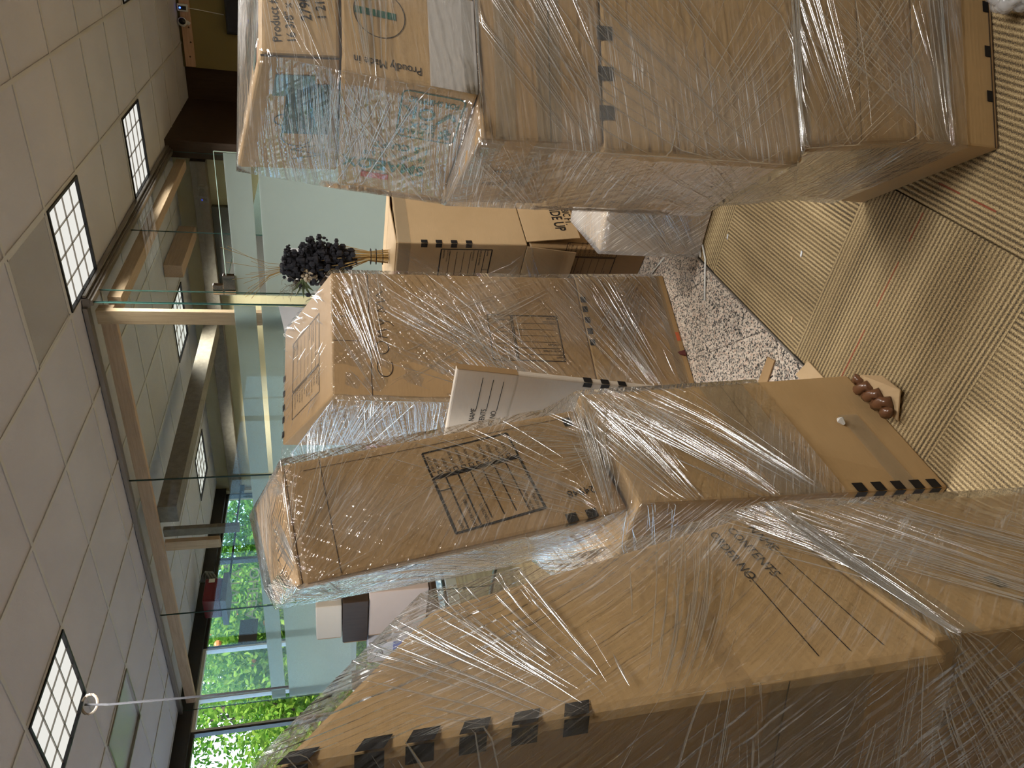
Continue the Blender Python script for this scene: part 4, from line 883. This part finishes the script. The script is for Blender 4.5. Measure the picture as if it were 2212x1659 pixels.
MB().box((-3.57, 3.695, 1.245), (-2.73, 3.725, 1.27)).build('top_rail', BLACK, pk)
for x in (-3.4, -3.2, -3.0): MB().box((x, 3.697, .05), (x+.008, 3.70, 1.24)).build('white_line', WHITE, pk)
# red unit with hoses high up by the windows, hanging from a bracket
ru = empty('red_hose_unit', (-6.6, 5.3, 2.70), 'red box with grey hoses mounted high by the office windows', 'equipment')
MB().box((-6.75, 5.12, 2.62), (-6.45, 5.42, 2.80)).build('case', mat('dark_red_plastic', (.16, .012, .015), .35), ru, .015)
MB().box((-6.83, 5.08, 2.56), (-6.42, 5.46, 2.615)).build('shelf', mat('grey_shelf', (.16, .15, .15), .5), ru)
for k in range(3): MB().tube([(-6.5, 5.42, 2.68+.03*k), (-6.45, 5.50, 2.74+.03*k), (-6.5, 5.56, 2.82), (-6.6, 5.5, 2.88-.02*k)], .012, 6).build('hose', mat('grey_hose', (.2, .2, .2), .5), ru, smooth=True)
MB().box((-6.449, 5.36, 2.70), (-6.446, 5.41, 2.76)).build('tag', WHITE, ru)
# lettering and dark notice on the window glass
wl = empty('window_lettering', (-6.93, 5.5, 2.4), 'faint white lettering stuck on the office window', 'lettering')
LET = tape_mat('faint_white_vinyl', (.85, .9, .9), .75, .5)
for txt, z, y in (('ATVTL', 2.50, 5.95), ('OHEBA', 2.30, 5.95)):
    vs, fs = glyphs(txt); mb = MB(); mb.v = [V((-6.938, y-v[0]*.17*1.35, z+v[1]*.17)) for v in vs]; mb.f = [tuple(reversed(f_)) for f_ in fs]; mb.build('letters', LET, wl)
wf = MB().box((-6.935, 4.88, 2.27), (-6.93, 5.20, 2.46)).build('dark_notice', mat('dark_notice_back', (.09, .085, .085), .7), None); tag(wf, 'dark rectangular notice stuck on the window glass', 'notice')
tk = empty('track_light', (-6.0, 7.0, 2.6), 'black spotlight on a track by the office windows', 'spotlight')
MB().box((-6.7, 6.98, 2.55), (-6.66, 7.1, 2.60)).build('mount', BLACK, tk); MB().box((-6.7, 5.6, 2.58), (-6.67, 7.1, 2.60)).build('track', BLACK, tk)
MB().tube([(-6.68, 6.9, 2.55), (-6.68, 6.9, 2.42)], .012, 6).build('stem', BLACK, tk); MB().tube([(-6.68, 6.95, 2.40), (-6.66, 6.82, 2.36)], [.05, .06], 12).build('head', BLACK, tk)

# ------------------------------------------------------------------ outside
struct(MB().box((-60, -30, -.6), (XL-.2, 40, -.35)).build('ground', paint('pale_pavement', (.52, .50, .46))))
LEAFM = [None, None]
for i, (c1, c2) in enumerate((((.16, .33, .04), (.045, .14, .015)), ((.30, .42, .06), (.10, .24, .025)))):
    m = bpy.data.materials.new('leaf_%s' % ('deep', 'light')[i]); m.use_nodes = True; m.node_tree.nodes.clear(); o = N(m, 'ShaderNodeOutputMaterial')
    c = ramp(m, noise(m, coords(m), 9, 2), [(.35, c2), (.65, c1)]); df = N(m, 'ShaderNodeBsdfDiffuse'); tl = N(m, 'ShaderNodeBsdfTranslucent'); LK(m, c, df.inputs[0]); LK(m, c, tl.inputs[0])
    mx = N(m, 'ShaderNodeMixShader'); mx.inputs[0].default_value = .4; LK(m, df.outputs[0], mx.inputs[1]); LK(m, tl.outputs[0], mx.inputs[2]); LK(m, mx.outputs[0], o.inputs[0]); LEAFM[i] = m
BARK = mat('bark', (.12, .085, .055), .9)
def tree(x, y, h, r, lm, label, seed, nl=11000, fruit=0):
    rn = random.Random(seed); t_ = empty('tree', (x, y, -.35), label, 'tree', 'trees outside the windows')
    MB().tube([(x, y, -.35), (x+.1, y, h*.35), (x, y+.15, h*.7)], [.14, .10, .04], 8).build('trunk', BARK, t_)
    cl = [(x+rn.uniform(-.7, .7)*r, y+rn.uniform(-.8, .8)*r, rn.uniform(h*.22, h)) for _ in range(26)]
    mb = MB()
    for c in cl[:8]: mb.tube([(x, y, h*.4), ((x+c[0])/2, (y+c[1])/2, h*.45+c[2]*.15), c], [.05, .03, .01], 5)
    mb.build('branches', BARK, t_)
    mb = MB()
    for k in range(nl):
        c = V(rn.choice(cl)); p = c + V((rn.gauss(0, .36), rn.gauss(0, .36), rn.gauss(0, .30)))*r*.62
        d_ = V((rn.gauss(0, 1), rn.gauss(0, 1), rn.gauss(-.2, .7))).normalized(); e_ = d_.cross(V((rn.gauss(0, 1), rn.gauss(0, 1), rn.gauss(0, 1)))).normalized(); L_ = rn.uniform(.08, .14)
        mb.quad(p, p+d_*L_*.5+e_*L_*.24, p+d_*L_, p+d_*L_*.5-e_*L_*.24)
    tag(mb.build('foliage', lm, t_), kind='stuff')
    of = mat('orange_fruit', (.75, .22, .05), .4) if fruit else None
    for k in range(fruit): c = V(rn.choice(cl)); MB().ball(c+V((.6, rn.gauss(0, .3), rn.gauss(0, .3))), .05, 6, 5).build('fruit', of, t_)
tree(-10.2, 8.7, 5.2, 1.7, LEAFM[0], 'deep green tree outside the far office windows', 1)
tree(-10.0, 6.6, 3.3, 1.4, LEAFM[1], 'light green bushy tree with orange fruit outside the dark notice', 2, 12000, 16)
tree(-12.5, 7.4, 6.2, 1.8, LEAFM[0], 'tall dark green tree at the back outside the office windows', 3)
tree(-11.5, 10.8, 6.0, 2.2, LEAFM[0], 'broad green tree at the far right outside', 4)
tree(-9.6, 5.0, 2.7, 1.2, LEAFM[1], 'low light green tree outside the white window frames', 5, 9000, 8)
tree(-11.4, 8.4, 3.0, 1.8, LEAFM[1], 'light green spreading tree between the darker trees outside', 12)
tree(-13, 4.6, 4.4, 1.3, LEAFM[0], 'sparse tree against the white sky at the left', 6, 2600)
